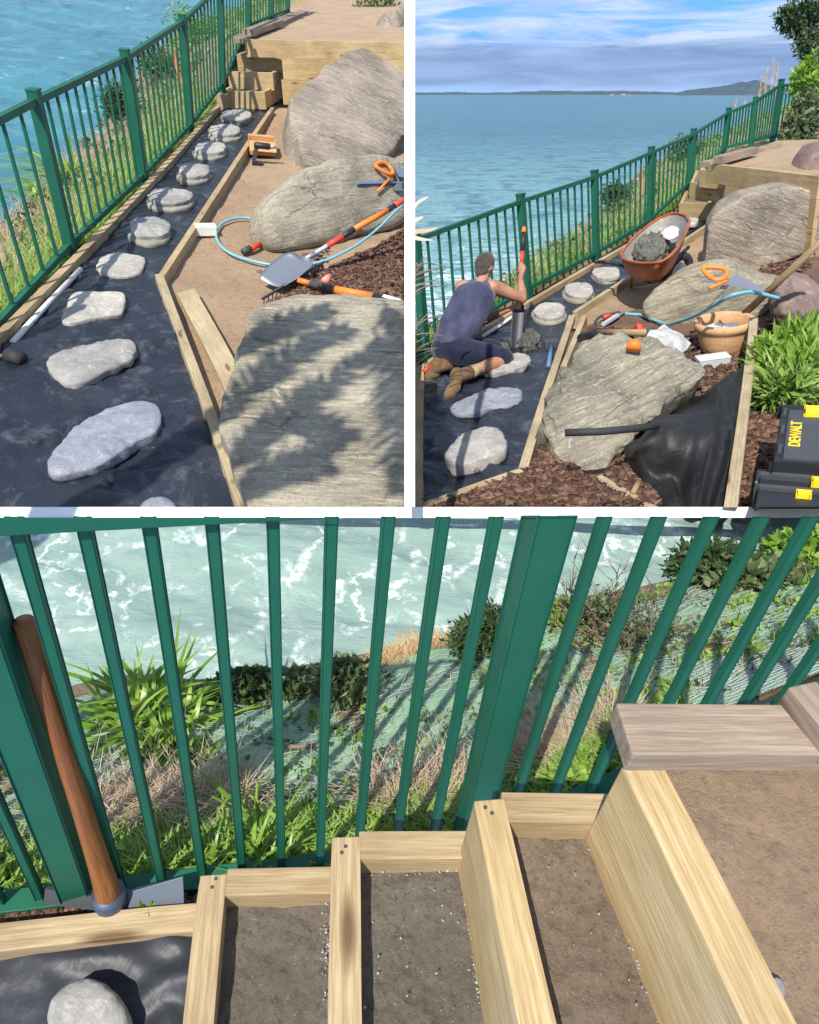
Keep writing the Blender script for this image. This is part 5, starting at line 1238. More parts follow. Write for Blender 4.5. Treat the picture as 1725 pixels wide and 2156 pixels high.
# clay bowl with blocks inside
pc = LB.P(1521, 760, 0); kx = (pc-EYE).dot(AF)/F
def turned(name, c, prof, mt, parent=None, n=48, up_=None):
    V = []; Fc = []
    for r, z in prof:
        for i in range(n): t = 2*math.pi*i/n; V.append(c + LB.r*math.cos(t)*r + LB.f*math.sin(t)*r + LB.u*z)
    for j in range(len(prof)-1):
        for i in range(n): Fc.append((j*n+i, j*n+(i+1) % n, (j+1)*n+(i+1) % n, (j+1)*n+i))
    return mk(name, V, Fc, mt, axes(c, LB.r, LB.u), parent, True)
pr = kx*59; ph = .30
c0 = LB.P(1521, 746, 0)
pot = turned('clay_bowl', c0, [(.01, .0), (pr*.55, .0), (pr*.62, .01), (pr*.80, .10), (pr*.90, .20), (pr*.92, ph-.07), (pr*.99, ph-.06), (pr*1.02, ph-.03), (pr*1.0, ph), (pr*.93, ph+.004), (pr*.86, ph-.01), (pr*.84, ph-.08), (pr*.72, .10), (pr*.5, .05), (.01, .045)], M['terracotta'])
tag(pot, 'wide terracotta bowl on the bark holding two clear boxes', 'bowl')
M['clear'] = mat('clear_plastic', (.80, .82, .84), .25, spec=.6, alpha=.55)
for k, (x, y, sx, an) in enumerate(((1503, 712, .12, .4), (1537, 710, .085, -.5))):
    p = LB.P(x, y, .14); Mx = axes(p, LB.r*math.cos(an)+LB.f*math.sin(an), LB.u+LB.f*-.3); tag(mk('clear_box', box_v(Mx, (-sx/1.4, sx/1.4), (-.07, .07), (-.02, .1)), CUBEF, M['clear'], Mx, bevel=.006), ('larger', 'smaller')[k]+' clear plastic box standing inside the clay bowl', 'box')
p = LB.P(1500, 775, .02); Mx = axes(p, LB.r+LB.f*-.12, LB.u); r_ = mk('clear_box', box_v(Mx, (-.12, .12), (-.06, .06), (0, .09)), CUBEF, M['clear'], Mx, bevel=.008); tag(r_, 'clear empty plastic box on the bark in front of the bowl', 'box')
mk('lid', box_v(Mx, (-.125, .125), (-.065, .065), (.092, .102)), CUBEF, M['clear'], Mx, r_, bevel=.003)
rows = [[LB.P(1357, 712, .52), LB.P(1378, 695, .5), LB.P(1398, 682, .48)], [LB.P(1395, 735, .5), LB.P(1415, 712, .5), LB.P(1430, 698, .46)], [LB.P(1428, 752, .38), LB.P(1445, 735, .40), LB.P(1456, 722, .40)]]
M['bag'] = mat('clear_bag', (.78, .78, .76), .3, spec=.7, alpha=.6); nbg = NB(M['bag']); nbg.bump(nbg.noise(nbg.coords(), 12, 5, .6, 1), .8, .03)
tag(Sheet(rows, 30).build('plastic_bag', M['bag'], 40, 30, bumpy(.035, 6), LB.u), 'crumpled clear plastic bag on the back edge of the big slab', 'bag')
tag(tube('orange_cap', [LB.P(1334, 736, .58), LB.P(1336, 720, .62)], [.05, .045], M['orange'], n=18), 'round orange cap on top of the big slab', 'cap')
# shovel with black handle, clamps
a, b, c = LB.P(1225, 712, .20), LB.P(1262, 700, .40), LB.P(1362, 700, .5)
root = empty('shovel', a, 'dark shovel lying across the back of the big slab', 'shovel')
tube('grip', [a, b], [.045, .036], M['black'], root); tube('shaft', [b, c], .026, M['ash_wood'], root); tube('collar', [c, LB.P(1372, 698, .5)], .032, M['dgrey'], root)
tag(tube('red_nozzle', [LB.P(1341, 692, .5), LB.P(1352, 690, .5)], [.04, .03], M['red'], n=14), 'small red nozzle beside the dark shovel on the slab', 'nozzle')
root = empty('bow_saw', LB.P(1280, 690, .05), 'grey bow saw with a curved frame lying on the soil above the slab', 'bow saw')
tube('bow', spline([LB.P(x, y, .06) for x, y in ((1250, 690), (1255, 675), (1268, 665), (1290, 660), (1305, 657))], 24), .014, M['dgrey'], root)
board('blade', LB.P(1262, 692, .05), LB.P(1312, 657, .05), .05, .006, LB.u, M['steel'], root); board('handle_bar', LB.P(1270, 680, .09), LB.P(1302, 660, .09), .04, .03, LB.u, M['galv'], root); tube('knob', [LB.P(1271, 668, .08), LB.P(1285, 664, .08)], .022, M['red'], root)
root = empty('bar_tool', LB.P(1270, 705, .2), 'black steel bar tool lying beside the dark shovel', 'bar tool'); tube('bar', [LB.P(1250, 706, .22), LB.P(1330, 710, .42)], .018, M['black'], root); tube('bar', [LB.P(1255, 714, .3), LB.P(1318, 716, .42)], .014, M['galv'], root)
# pipe across the slab, lath, black cloth, pipe under plants
tag(tube('black_pipe', [LB.P(1190, 911, .50), LB.P(1260, 909, .50), LB.P(1330, 903, .46), LB.P(1385, 896, .42)], .022, M['rubber']), 'black foam pipe lying across the big banded slab', 'pipe')
tag(tube('black_pipe', [LB.P(1540, 790, .08), LB.P(1600, 790, .12), LB.P(1640, 775, .14), LB.P(1665, 757, .16)], .028, M['rubber']), 'black pipe running under the bright green plants', 'pipe')
tag(board('lath', LB.P(1588, 668, .32), LB.P(1538, 1085, .32), .062, .05, LB.u, M['pine_pale'], segs=8, warp=.006), 'long pale lath running past the bowl over the black cloth', 'lath')
cl = [[(1572, 765, .26), (1567, 790, .27), (1562, 860, .27), (1552, 960, .27), (1542, 1100, .28)],
      [(1560, 785, .24), (1550, 800, .30), (1540, 880, .28), (1520, 980, .26), (1500, 1100, .26)],
      [(1500, 822, .12), (1490, 850, .34), (1475, 905, .36), (1470, 990, .22), (1455, 1100, .16)],
      [(1418, 866, .14), (1415, 882, .38), (1415, 925, .36), (1420, 1000, .15), (1420, 1100, .06)],
      [(1352, 915, .20), (1345, 935, .30), (1352, 975, .18), (1372, 1030, .06), (1392, 1100, .03)],
      [(1314, 953, .12), (1318, 970, .10), (1338, 1000, .06), (1358, 1040, .03), (1380, 1100, .02)]]
rows = [spline([LB.P(*q_) for q_ in r], 30) for r in cl]; rr = [spline([rows[j][i] for j in range(6)], 24) for i in range(31)]
sh_ = Sheet(rr, 48)
tag(sh_.build('black_cloth', M['blackcloth'], 90, 90, lambda p, u, v: fbm(p, 2.2, 3)*.045 + (1-abs(fbm(Vector((u*3, v*1.0, 2)), 1.2, 2))*2.2)*.045, LB.u), 'large draped black cloth between the big slab and the lath', 'cloth')
tag(Sheet([[LB.P(1574, 762, .26), LB.P(1560, 870, .25), LB.P(1540, 1100, .24)], [LB.P(1578, 762, .02), LB.P(1568, 870, .01), LB.P(1550, 1100, .0)]]).build('cloth_edge', M['blackcloth'], 40, 6, bumpy(.02, 4), LB.u), 'black cloth edge hanging under the lath', 'cloth')
# rake head of wood at the bottom
a, b = LB.P(1262, 1001, .07), LB.P(1408, 1085, .07)
root = empty('wooden_rake', a, 'pale toothed wooden rake head lying on the bark at the bottom', 'rake'); board('head_bar', a, b, .035, .03, LB.u, M['pine_pale'], root)
for k in range(22):
    p = a.lerp(b, (k+.5)/22)-LB.u*.012; d_ = -(LB.f*.5+LB.r*.35); tube('tooth', [p, p+d_*.07], [.008, .004], M['pine_pale'], root, 6)
tube('handle', [LB.P(1332, 1040, .07), LB.P(1345, 1015, .10)], .018, M['ash_wood'], root)
# toolbox
VIEW[0] = 'B'
def text_on(s, size, Mx, mt, parent, depth=.002, name='lettering'):
    cu = bpy.data.curves.new('t', 'FONT'); cu.body = s; cu.size = size; cu.extrude = depth; cu.align_x = 'CENTER'; cu.align_y = 'CENTER'; cu.offset = size*.018
    t = bpy.data.objects.new('t', cu); COL.objects.link(t); dg = bpy.context.evaluated_depsgraph_get(); dg.update(); bm = bmesh.new(); bm.from_mesh(t.evaluated_get(dg).to_mesh())
    bpy.data.objects.remove(t); bm.transform(Mx); return from_bm(name, bm, mt, Mx, parent)
zl = .46
t0 = LB.P(1646, 858, zl); t1 = LB.P(1628, 978, zl); t2 = LB.P(1722, 862, zl)
tx = (t1-t0); Lb = tx.length; Mx = axes(t0, tx, LB.u); wd = (t2-t0).length
sg = 1 if (t2-t0).dot(Mx.to_3x3() @ Vector((0, 1, 0))) > 0 else -1
print('toolbox', round(Lb, 2), round(wd, 2), sg)
root = empty('toolbox', t0, 'black stacked toolbox with yellow latches and yellow lettering at the bottom right', 'toolbox', None, Mx)
def bx(name, sx, sy, sz, mt, parent=root, bevel=.008): sy = tuple(sorted(v*sg for v in sy)); return mk(name, box_v(Mx, sx, sy, sz), CUBEF, mt, Mx, parent, bevel=bevel)
Wd = .42
bx('lid', (0, Lb), (0, Wd), (-.05, 0), M['black'], bevel=.018); bx('upper_case', (.01, Lb-.01), (.012, Wd-.012), (-.20, -.052), M['dgrey'], bevel=.015)
for k in range(3): bx('lid_ridge', (.03+k*(Lb-.1)/2.6, .06+k*(Lb-.1)/2.6+.06), (.012, .030), (.0, .008), M['dgrey'], bevel=.004)
bx('lid_panel', (.05, Lb-.05), (.04, .20), (.0, .007), M['dgrey'], bevel=.004)
bx('latch', (.02, .13), (.12, .24), (.008, .02), M['yellow']); bx('handle', (.02, Lb*.3), (.24, .30), (.02, .035), M['black'])
bx('lower_case', (Lb-.03, Lb+.32), (-.05, Wd), (-.24, -.065), M['black'], bevel=.018)
bx('case_rib', (Lb, Lb+.04), (-.06, Wd+.01), (-.20, -.05), M['dgrey']); bx('case_rib', (Lb+.12, Lb+.15), (-.06, Wd), (-.20, -.055), M['dgrey'])
bx('latch', (Lb+.05, Lb+.10), (.18, .34), (-.048, -.03), M['yellow']); bx('latch', (Lb+.16, Lb+.20), (.12, .17), (-.06, -.045), M['yellow']); bx('hinge_plate', (Lb+.06, Lb+.13), (-.068, -.058), (-.14, -.07), M['steel'], bevel=.002)
tp_ = Mx @ Vector((Lb*.50, sg*.085, .0085))
lx = (-tx).normalized(); Ml = axes(tp_, lx, LB.u)
cr = Ml.to_3x3() @ Vector((0, 1, 0))
text_on('DEWALT', .075, Ml, M['yellow'], root)
# plants at the right
def leafy(name, land, px, k, n, ln, wd, mt, label, zr_=(.1, .4), cat='plant', rad=.22):
    root = empty(name, land.P(*px[0], 0), label, cat); bl = []
    for x, y in in_poly(px, k): z = random.uniform(*zr_); bl.append((land.P(x, y, z), (rad, rad, rad*.8)))
    leaves('leaf_mass', bl, n, ln, wd, M[mt], land.u, root, .15, .1)
    Vv, Ff = merge([tube_geo([b[0]-land.u*(land.loc(b[0]).z), b[0]], [.01, .004], 5) for b in bl]); mk('stem', Vv, Ff, M['grass'], None, root, True); return root
leafy('leafy_plant', LB, [(1632, 735), (1660, 712), (1712, 700), (1712, 790), (1640, 790), (1622, 765)], 26, 3800, .13, .028, 'lime', 'bright green feathery plant above the toolbox, upper half', (.12, .28), rad=.17)
leafy('leafy_plant', LB, [(1628, 800), (1660, 780), (1715, 770), (1712, 830), (1650, 838), (1630, 825)], 22, 3400, .13, .028, 'grass', 'bright green feathery plant nearest the toolbox lid', (.08, .24), rad=.17)
def tree(name, land, blobs, stems, n, ln, wd, mt, label, cat='tree'):
    root = empty(name, stems[0][0], label, cat); leaves('crown', blobs, n, ln, wd, M[mt], land.u, root, .25, .3)
    Vv, Ff = merge([tube_geo(s, [.05, .03, .015][:len(s)] if len(s) <= 3 else .03, 6) for s in stems]); mk('trunk', Vv, Ff, M['twig'], None, root, True); return root
tree('tree', LB, [(W(x, y, 13), (r, r, r*.8)) for x, y, r in ((1660, 35, .25), (1690, 30, .3), (1720, 40, .35), (1675, 60, .18), (1700, 85, .22), (1715, 110, .25), (1695, 110, .12), (1668, 52, .14))], [[W(1760, 200, 13), W(1730, 90, 13), W(1680, 40, 13)], [W(1730, 90, 13), W(1700, 100, 13), W(1690, 112, 13)]], 2200, .10, .05, 'dkleaf', 'dark leaved tree branch hanging into the sky at the top right')
tree('shrub', LB, [(W(x, y, 12.2), (r, r, r)) for x, y, r in ((1698, 165, .2), (1708, 145, .2), (1682, 172, .14), (1700, 190, .22))], [[W(1730, 300, 12.2), W(1710, 220, 12.2), W(1695, 170, 12.2)]], 1500, .12, .05, 'lime', 'yellow green bush above the end of the fence', 'shrub')
tree('shrub', LB, [(W(x, y, 10.6), (r, r, r)) for x, y, r in ((1695, 215, .14), (1700, 240, .2), (1680, 235, .12), (1690, 275, .22), (1668, 265, .12), (1658, 295, .12), (1685, 310, .22), (1665, 325, .12), (1700, 345, .2), (1650, 345, .07), (1652, 365, .06))], [[W(1740, 420, 10.6), W(1705, 330, 10.6), W(1690, 220, 10.6)], [W(1705, 330, 10.6), W(1670, 345, 10.6), W(1650, 365, 10.6)]], 3600, .09, .045, 'olive', 'dense olive leaved shrub overhanging the terrace at the right edge', 'shrub')
# pampas plumes
for k, (x, y0, y1, d_) in enumerate(((1548, 210, 250, 16), (1600, 165, 235, 16), (1612, 150, 235, 16), (1626, 132, 235, 16), (1635, 140, 240, 16), (1567, 220, 300, 16))):
    bs, tp = W(x-6, y1+25, d_), W(x+3, y0, d_); root = empty('pampas_plume', bs, ('short pampas plume left of the others above the fence', 'pampas plume left in the upper fence row', 'slender pampas plume left of the tallest', 'tallest pampas plume against the clouds', 'pampas plume right of the tallest', 'low pampas plume seen through the fence bars')[k], 'pampas grass', 'pampas plumes above the fence')
    tube('stalk', [bs, tp], [.012, .006], M['straw'], root, 5)
    pp = [bs.lerp(tp, random.uniform(.35, 1)) for _ in range(110)]; blades('plume', pp, .14, .012, M['pampas'], LB.u, root, .35, .1, 2)
# dry leaves poking in at the left edge
root = empty('dry_frond', W(856, 520, 4.6), 'dry straw coloured frond poking in at the left edge above the worker', 'frond')
for pts in ([(850, 500), (875, 486), (905, 483), (925, 478)], [(850, 455), (880, 425), (905, 412)], [(850, 470), (878, 460), (893, 455)], [(850, 488), (880, 500), (915, 505)]):
    s_p = spline([W(x, y, 4.6) for x, y in pts], 10); V_ = []; 
    for i, p in enumerate(s_p): h_ = .022*(1-(i/10)**2)+.002; V_ += [p-LB.u*h_, p+LB.u*h_*.6+AF*.01]
    mk('leaflet', V_, [(2*i, 2*i+2, 2*i+3, 2*i+1) for i in range(10)], M['pampas'], None, root, True)
root = empty('bare_shrub', W(856, 700, 4.9), 'leafless brown twigs in front of the fence left of the worker', 'shrub')
tw = []
for k in range(26):
    y = random.uniform(560, 800); p = W(850, y, 4.9+random.uniform(-.1, .2)); q_ = W(random.uniform(885, 945), y+random.uniform(-60, 20), 4.9); tw.append(tube_geo(spline([p, p.lerp(q_, .5)+LB.u*random.uniform(-.05, .05), q_], 8), [.007-.0006*i for i in range(9)], 4))
for Vv, Ff in tw: mk('twig', Vv, Ff, M['twig'], None, root, True)
# ============================================================ VIEW C: the stairs seen from above, lower half
VIEW[0] = 'C'
q = [LC.P(-90, 1065, -.85), LC.P(1830, 1065, -.85), LC.P(1830, 1560, -.85), LC.P(-90, 1650, -.85)]
V = []; Fc = []; nx, ny = 170, 90
for j in range(ny+1):
    for i in range(nx+1):
        p = q[3].lerp(q[2], i/nx).lerp(q[0].lerp(q[1], i/nx), j/ny); l = LC.loc(p)
        V.append(p + LC.u*(fbm(Vector((l.x*1.1+l.y*.5, l.y*2.4, 0)), 1.2, 4)*.045))
for j in range(ny):
    for i in range(nx): k = j*(nx+1)+i; Fc.append((k, k+1, k+nx+2, k+nx+1))
tag(mk('sea', V, Fc, M['seaC'], axes(V[0], LC.r, LC.u), smooth=True), 'milky green surf with foam below the stairs', kind='structure')
baseC = [(-90, 1925, -.03), (172, 1888, -.03), (440, 1842, -.03), (700, 1822, -.03), (985, 1790, -.03), (1150, 1722, .06), (1300, 1640, .2), (1500, 1560, .3), (1820, 1440, .4)]
midC = [(-90, 1700, -.15), (150, 1680, -.15), (440, 1650, -.15), (700, 1630, -.12), (985, 1590, -.10), (1150, 1540, -.06), (1300, 1480, .0), (1500, 1400, .08), (1820, 1300, .15)]
edgeC = [(-90, 1530), (22, 1482), (130, 1450), (240, 1420), (430, 1432), (640, 1400), (780, 1375), (900, 1345), (965, 1335), (1040, 1305), (1190, 1262), (1330, 1240), (1500, 1200), (1620, 1160), (1820, 1100)]
eC = [(x, y, -.42+.22*max(0, (x-600)/1200)) for x, y in edgeC]
bankC = Bank(LC, [baseC, midC, eC, [(x, y, -2.4) for x, y in edgeC]], 80)
dC = lambda p, u, v: (fbm(p, 3.2, 5)*.045 + fbm(p, 11, 3)*.012)*math.sin(math.pi*min(1, v*1.4))
tag(bankC.sh.build('hillside', M['bankearth'], 240, 110, dC, LC.u), 'netted bank falling to the milky surf behind the stairs', kind='structure')
def sC(u, v): p = bankC.sh.at(u, v); return p + LC.u*dC(p, u, v)
# green erosion netting over part of the bank
M['net'] = soil_mat('green_erosion_netting', (.17, .31, .19), (.29, .44, .29), (.12, .17, .09), (.46, .56, .42), 5, .5)
V = []; Fc = []; nu, nv = 150, 60
for j in range(nv+1):
    for i in range(nu+1): p = sC(.0+1.0*i/nu, .10+.52*j/nv); V.append(p+LC.u*(.006+fbm(p+Vector((5, 1, 2)), 5, 4)*.014))
for j in range(nv):
    for i in range(nu): k = j*(nu+1)+i; Fc.append((k, k+1, k+nu+2, k+nu+1))
tag(mk('erosion_netting', V, Fc, M['net'], Matrix.Translation(V[0]), smooth=True), 'green erosion netting pinned over the bank behind the stairs', 'netting')
# hexagonal wire: a ring of thin wires per cell, laid over the bank
def wire_mesh(u0, u1, v0, v1, cell):
    L0 = (sC(u0, v0)-sC(u1, v0)).length; L1 = (sC((u0+u1)/2, v0)-sC((u0+u1)/2, v1)).length
    cx = cell/L0*(u1-u0); cy = cell*.60/L1*(v1-v0); pr = []
    def node(a, b): u, v = u0+a*cx, v0+b*cy; return u, v
    VV = []; TT = []; c = 0
    nb_ = int((v1-v0)/cy); na = int((u1-u0)/cx)
    def pt(u, v):
        p = sC(u, v); return p + LC.u*(.013+fbm(p+Vector((5, 1, 2)), 5, 4)*.014)
    for b in range(nb_):
        for a in range(na):
            ua = u0+(a+(.5 if b % 2 else 0))*cx; vb = v0+b*cy
            j_ = lambda: random.uniform(-.06, .06)
            P0 = pt(ua, vb); P1 = pt(ua+cx*.5, vb+cy*.33); P2 = pt(ua-cx*.5, vb+cy*.33); P3 = pt(ua, vb-cy*.62+cy*.0)
            for e0, e1 in ((P0, P1), (P0, P2), (P0, P3)):
                d = (e1-e0); 
                if d.length < 1e-5: continue
                s = d.cross(LC.u).normalized()*.0013; t = LC.u*.0013
                VV += [e0+s, e0-s*.5+t, e0-s*.5-t, e1+s, e1-s*.5+t, e1-s*.5-t]
                TT += [(c, c+1, c+4, c+3), (c+1, c+2, c+5, c+4), (c+2, c, c+3, c+5)]; c += 6
    return fast_mesh('wire_netting', [tuple(v) for v in VV], TT, M['galv'])
tag(wire_mesh(.02, .55, .10, .62, .042), 'galvanised hexagonal wire netting over the bank left of the thick post', 'wire netting')
tag(wire_mesh(.56, .99, .10, .62, .046), 'galvanised hexagonal wire netting over the bank right of the thick post', 'wire netting')
def uvC(n, u0, u1, v0, v1): return [sC(random.uniform(u0, u1), random.uniform(v0, v1)) for _ in range(n)]
UL = LC.u
g = blades('grass', uvC(4600, .0, .52, .02, .17)+uvC(1500, .50, .78, .03, .22), .055, .006, M['grass'], UL, None, .9, .8, 3); tag(g, 'short bright grass at the fence foot behind the stairs', 'grass', kind='stuff')
gc = [(p, (.05, .05, .03)) for p in uvC(70, .0, .30, .04, .15)+uvC(60, .46, .75, .05, .24)+uvC(30, .28, .5, .04, .2)]
tag(leaves('weeds', gc, 5200, .030, .020, M['lime'], UL, shell=.1), 'lime green weeds growing through the netting by the fence foot', 'weeds', kind='stuff')
g = blades('dry_grass', uvC(1300, .10, .28, .20, .31)+uvC(700, .40, .52, .14, .26)+uvC(1300, .55, .70, .16, .30), .11, .0032, M['straw'], UL, None, 1.0, .5, 3); tag(g, 'pinkish dry grass matted over the netted bank', 'dry grass', kind='stuff')
gc = [(p, (.06, .06, .012)) for p in uvC(230, .0, 1, .16, .62)]
tag(leaves('ground_cover', gc, 6500, .020, .012, M['olive'], UL, shell=.1), 'small olive leaves creeping through the wire over the netted bank', 'ground cover', kind='stuff')
gc = [(p, (.07, .05, .015)) for p in uvC(60, .0, .55, .20, .55)+uvC(120, .55, 1, .25, .64)]
tag(leaves('creeping_weeds', gc, 5200, .022, .016, M['lime'], UL, shell=.1), 'lime creeping weeds in patches over the netted bank', 'weeds', kind='stuff')
g = blades('straw_litter', uvC(700, .0, 1, .18, .60), .07, .0022, M['straw'], UL, None, 1.3, .3, 2); tag(g, 'thin dead straw scattered through the wire netting', 'straw', kind='stuff')
# strap leaved plants
strap_plant(LC, LC.P(300, 1520, -.28), 'agapanthus_plant', 'large glossy strap leaved plant at the surf edge on the left', 170, .16, .024)
strap_plant(LC, LC.P(372, 1545, -.26), 'agapanthus_plant', 'smaller yellow green strap plant right of the large glossy one', 80, .11, .016)
strap_plant(LC, LC.P(560, 1795, -.03), 'strappy_weed', 'strappy green weed at the fence foot behind the lowest tray', 46, .10, .010)
strap_plant(LC, LC.P(505, 1800, -.03), 'strappy_weed', 'pale variegated strappy weed leaning against the fence bars', 22, .11, .013)
def clump(px, z, rad, n, ln, wd, mt, name, label, cat='bush'):
    p = LC.P(px[0], px[1], z); return bush(name, p, rad, n, ln, wd, mt, LC, label, cat)
clump((540, 1470), -.36, (.20, .13, .09), 2600, .024, .018, 'dkleaf', 'ivy_clump', 'low dark ivy clump left of the round bush', 'ivy')
clump((610, 1475), -.36, (.12, .10, .07), 900, .035, .024, 'olive', 'ivy_clump', 'small grey green ivy patch touching the round bush', 'ivy')
clump((728, 1480), -.36, (.13, .12, .15), 2400, .030, .010, 'olive', 'bush', 'round fine leaved bush in front of the surf left of the thick post')
clump((1010, 1400), -.32, (.12, .10, .16), 2200, .030, .011, 'dkleaf', 'bush', 'dark fine leaved bush just left of the thick post')
clump((1195, 1310), -.26, (.15, .1, .06), 900, .035, .028, 'lime', 'creeper', 'lime green creeper at the bank edge right of the thick post', 'creeper')
clump((1470, 1235), -.22, (.16, .12, .14), 1800, .035, .02, 'dkleaf', 'bush', 'dark green bush on the bank edge at the right')
clump((1610, 1250), -.18, (.22, .2, .10), 2200, .04, .03, 'olive', 'creeper', 'olive creeper mass behind the right hand bars', 'creeper')
clump((1690, 1200), -.15, (.18, .2, .12), 1800, .04, .03, 'lime', 'creeper', 'yellow green creeper at the far right bank edge', 'creeper')
clump((360, 1600), -.22, (.12, .08, .05), 900, .03, .02, 'lime', 'yellow_weed', 'yellow green weed below the large strap leaved plant', 'weed')
# bare twiggy bush
for lab, cx0, cy0, k, hgt in (('bare pinkish twiggy bush behind the bars right of the thick post', 1330, 1400, 70, .30), ('smaller bare twiggy bush at the bank edge by the water', 1240, 1330, 34, .26)):
    root = empty('twiggy_bush', LC.P(cx0, cy0, -.2), lab, 'bush'); tw = []
    b0 = LC.P(cx0, cy0, -.2)
    for _ in range(k):
        d = (LC.r*random.gauss(0, .6)+LC.f*random.gauss(0, .4)+LC.u*random.uniform(.3, 1.1)).normalized(); L = hgt*random.uniform(.5, 1.1); s0 = b0+LC.r*random.gauss(0, .07)+LC.f*random.gauss(0, .05)
        m_ = s0+d*L*.5+LC.u*random.uniform(-.02, .02); e_ = s0+d*L; tw.append(tube_geo([s0, m_, e_], [.0035, .0025, .001], 4))
        for _ in range(4): t_ = random.uniform(.3, 1); a_ = s0.lerp(e_, t_); d2 = (d+LC.r*random.gauss(0, .7)+LC.u*random.gauss(.2, .5)).normalized(); tw.append(tube_geo([a_, a_+d2*L*.28], [.002, .0007], 4))
    Vv, Ff = merge(tw); mk('twig', Vv, Ff, M['twig'], None, root, True)
    leaves('foliage', [(b0+LC.u*hgt*.5, (hgt*.8, hgt*.6, hgt*.4))], 420, .02, .012, M['olive'], UL, root, .1)
# golden dry mound
o = blades('dry_mound', [LC.P(x, y, -.37) for x, y in in_poly([(780, 1400), (860, 1362), (945, 1345), (965, 1400), (900, 1435), (800, 1450)], 2600)], .06, .004, leaf('golden_straw', (.50, .32, .14), (.62, .43, .22), (.70, .54, .32)), UL, None, .9, .5, 2)
tag(o, 'golden dry grass mound at the surf edge left of the dark bush', 'grass mound')
tag(tube('fallen_stick', spline([LC.P(560, 1562, -.16), LC.P(620, 1572, -.16), LC.P(690, 1566, -.16)], 10), .006, M['twig']), 'thin fallen stick lying across the green netting', 'stick')
# small soil strip, membrane and edging at lower left
zc = lambda x, y: fbm(Vector((x, y, 0)), 6, 4)*.014
tag(flat(LC, 'ground', [(-90, 1990, -.02), (440, 1930, -.02), (700, 1850, -.02), (700, 1810, -.02), (440, 1835, -.02), (-90, 1915, -.02)], M['barksoil'], .02, lambda x, y: -.02+zc(x, y)), 'dark soil strip under the bottom rail', kind='structure')
def zmC(x, y):
    r = 0
    for (a, b, ang, amp) in ((-.40, .50, .2, .020), (-.45, .46, -.1, .018), (-.38, .42, .5, .020), (-.5, .53, .05, .014), (-.36, .36, .9, .016), (-.33, .48, -.6, .018)):
        dx, dy = x-a, y-b; s = dx*math.cos(ang)+dy*math.sin(ang); t = -dx*math.sin(ang)+dy*math.cos(ang); r += amp*math.exp(-(t*38)**2)*math.exp(-(s*5)**2)
    return r + fbm(Vector((x*1.2, y*2, 2)), 5, 3)*.012
M['film'] = cloth_mat('shiny_weed_membrane', (.022, .024, .032), (.04, .042, .052), (.11, .11, .12), .48, .5)
tag(flat(LC, 'weed_membrane', [(-90, 2015, 0), (425, 1960, 0), (425, 2200, 0), (-90, 2200, 0)], M['film'], .010, zmC), 'creased shiny dark membrane below the stairs at the lower left', 'weed membrane')
E = lambda x, y, z=.05: LC.P(x, y, z)
tag(board('edging_board', E(-90, 1981), E(421, 1930), .052, .10, UL, M['pine'], segs=8, warp=.002), 'honey coloured edging timber running left from the lowest tray', 'timber board')
tag(rock('stepping_stone', [(103, 2145), (112, 2115), (135, 2090), (165, 2072), (195, 2067), (225, 2078), (255, 2103), (272, 2130), (282, 2160), (270, 2200), (110, 2200)], hplane(LC, 180, 2120, .03), .045, .05, M['step'], .55, .03, 2.5, chip=.5), 'smooth grey stone on the membrane at the bottom left corner', 'stepping stone')
# trays
def tray(name, label, zt, side, back, fill, zf, h, mt='pine', grit='grit'):
    a, b = side; root = empty(name, LC.P(a[0], a[1], zt), label, 'step', 'timber stair trays in the lower view')
    board('side_board', LC.P(*a, zt), LC.P(*b, zt), .050, h, UL, M[mt], root, .002, 6, .001)
    if back: board('back_board', LC.P(*back[0], zt-.001), LC.P(*back[1], zt-.001), .050, h, UL, M['pine'], root, .002)
    o = flat(LC, 'grit_fill', [(x, y, zf) for x, y in fill], M[grit], .008, lambda x, y: zf+fbm(Vector((x, y, zf)), 8, 4)*.010+fbm(Vector((x, y, zf)), 45, 3)*.0045)
    o.parent = root; o.matrix_basis = WMAT[root.name].inverted() @ WMAT[o.name]
    return root
tray('timber_step', 'lowest tray of grey grit framed in timber', .17, ((451, 1842), (412, 2210)), ((476, 1857), (702, 1852)), [(455, 1860), (715, 1858), (715, 2210), (425, 2210)], .115, .20)
tray('timber_step', 'second tray of grey grit with pale specks along its edge', .34, ((728, 1762), (729, 2210)), ((756, 1779), (986, 1778)), [(742, 1785), (1005, 1783), (1085, 2210), (755, 2210)], .285, .22, 'pine')
tray('timber_step', 'third tray of brown grit beside the tall riser', .51, ((1029, 1684), (1147, 2210)), ((1060, 1698), (1292, 1701)), [(1045, 1704), (1300, 1705), (1480, 2210), (1150, 2210)], .455, .24, 'pine_yellow', 'grit_warm')
for k, (poly, zf, n_) in enumerate(((((462, 1885), (695, 1878), (697, 2130), (690, 2130), (480, 1900)), .12, 130), (((985, 1800), (1000, 1800), (1050, 2130), (1020, 2130)), .295, 200), (((755, 1805), (980, 1802), (985, 1830), (760, 1835)), .295, 110), (((1285, 1725), (1300, 1760), (1410, 2050), (1380, 2050)), .465, 160))):
    pass
pts = [LC.P(x, y, .122+.004) for x, y in in_poly([(672, 1880), (697, 1880), (697, 2133), (678, 2133)], 60)+in_poly([(480, 1880), (690, 1880), (690, 1900), (480, 1905)], 40)]
pts += [LC.P(x, y, .295) for x, y in in_poly([(965, 1800), (985, 1800), (1045, 2133), (1010, 2133)], 130)+in_poly([(757, 1803), (980, 1800), (980, 1840), (760, 1845)], 60)+in_poly([(760, 1840), (980, 1840), (1030, 2133), (765, 2133)], 30)]
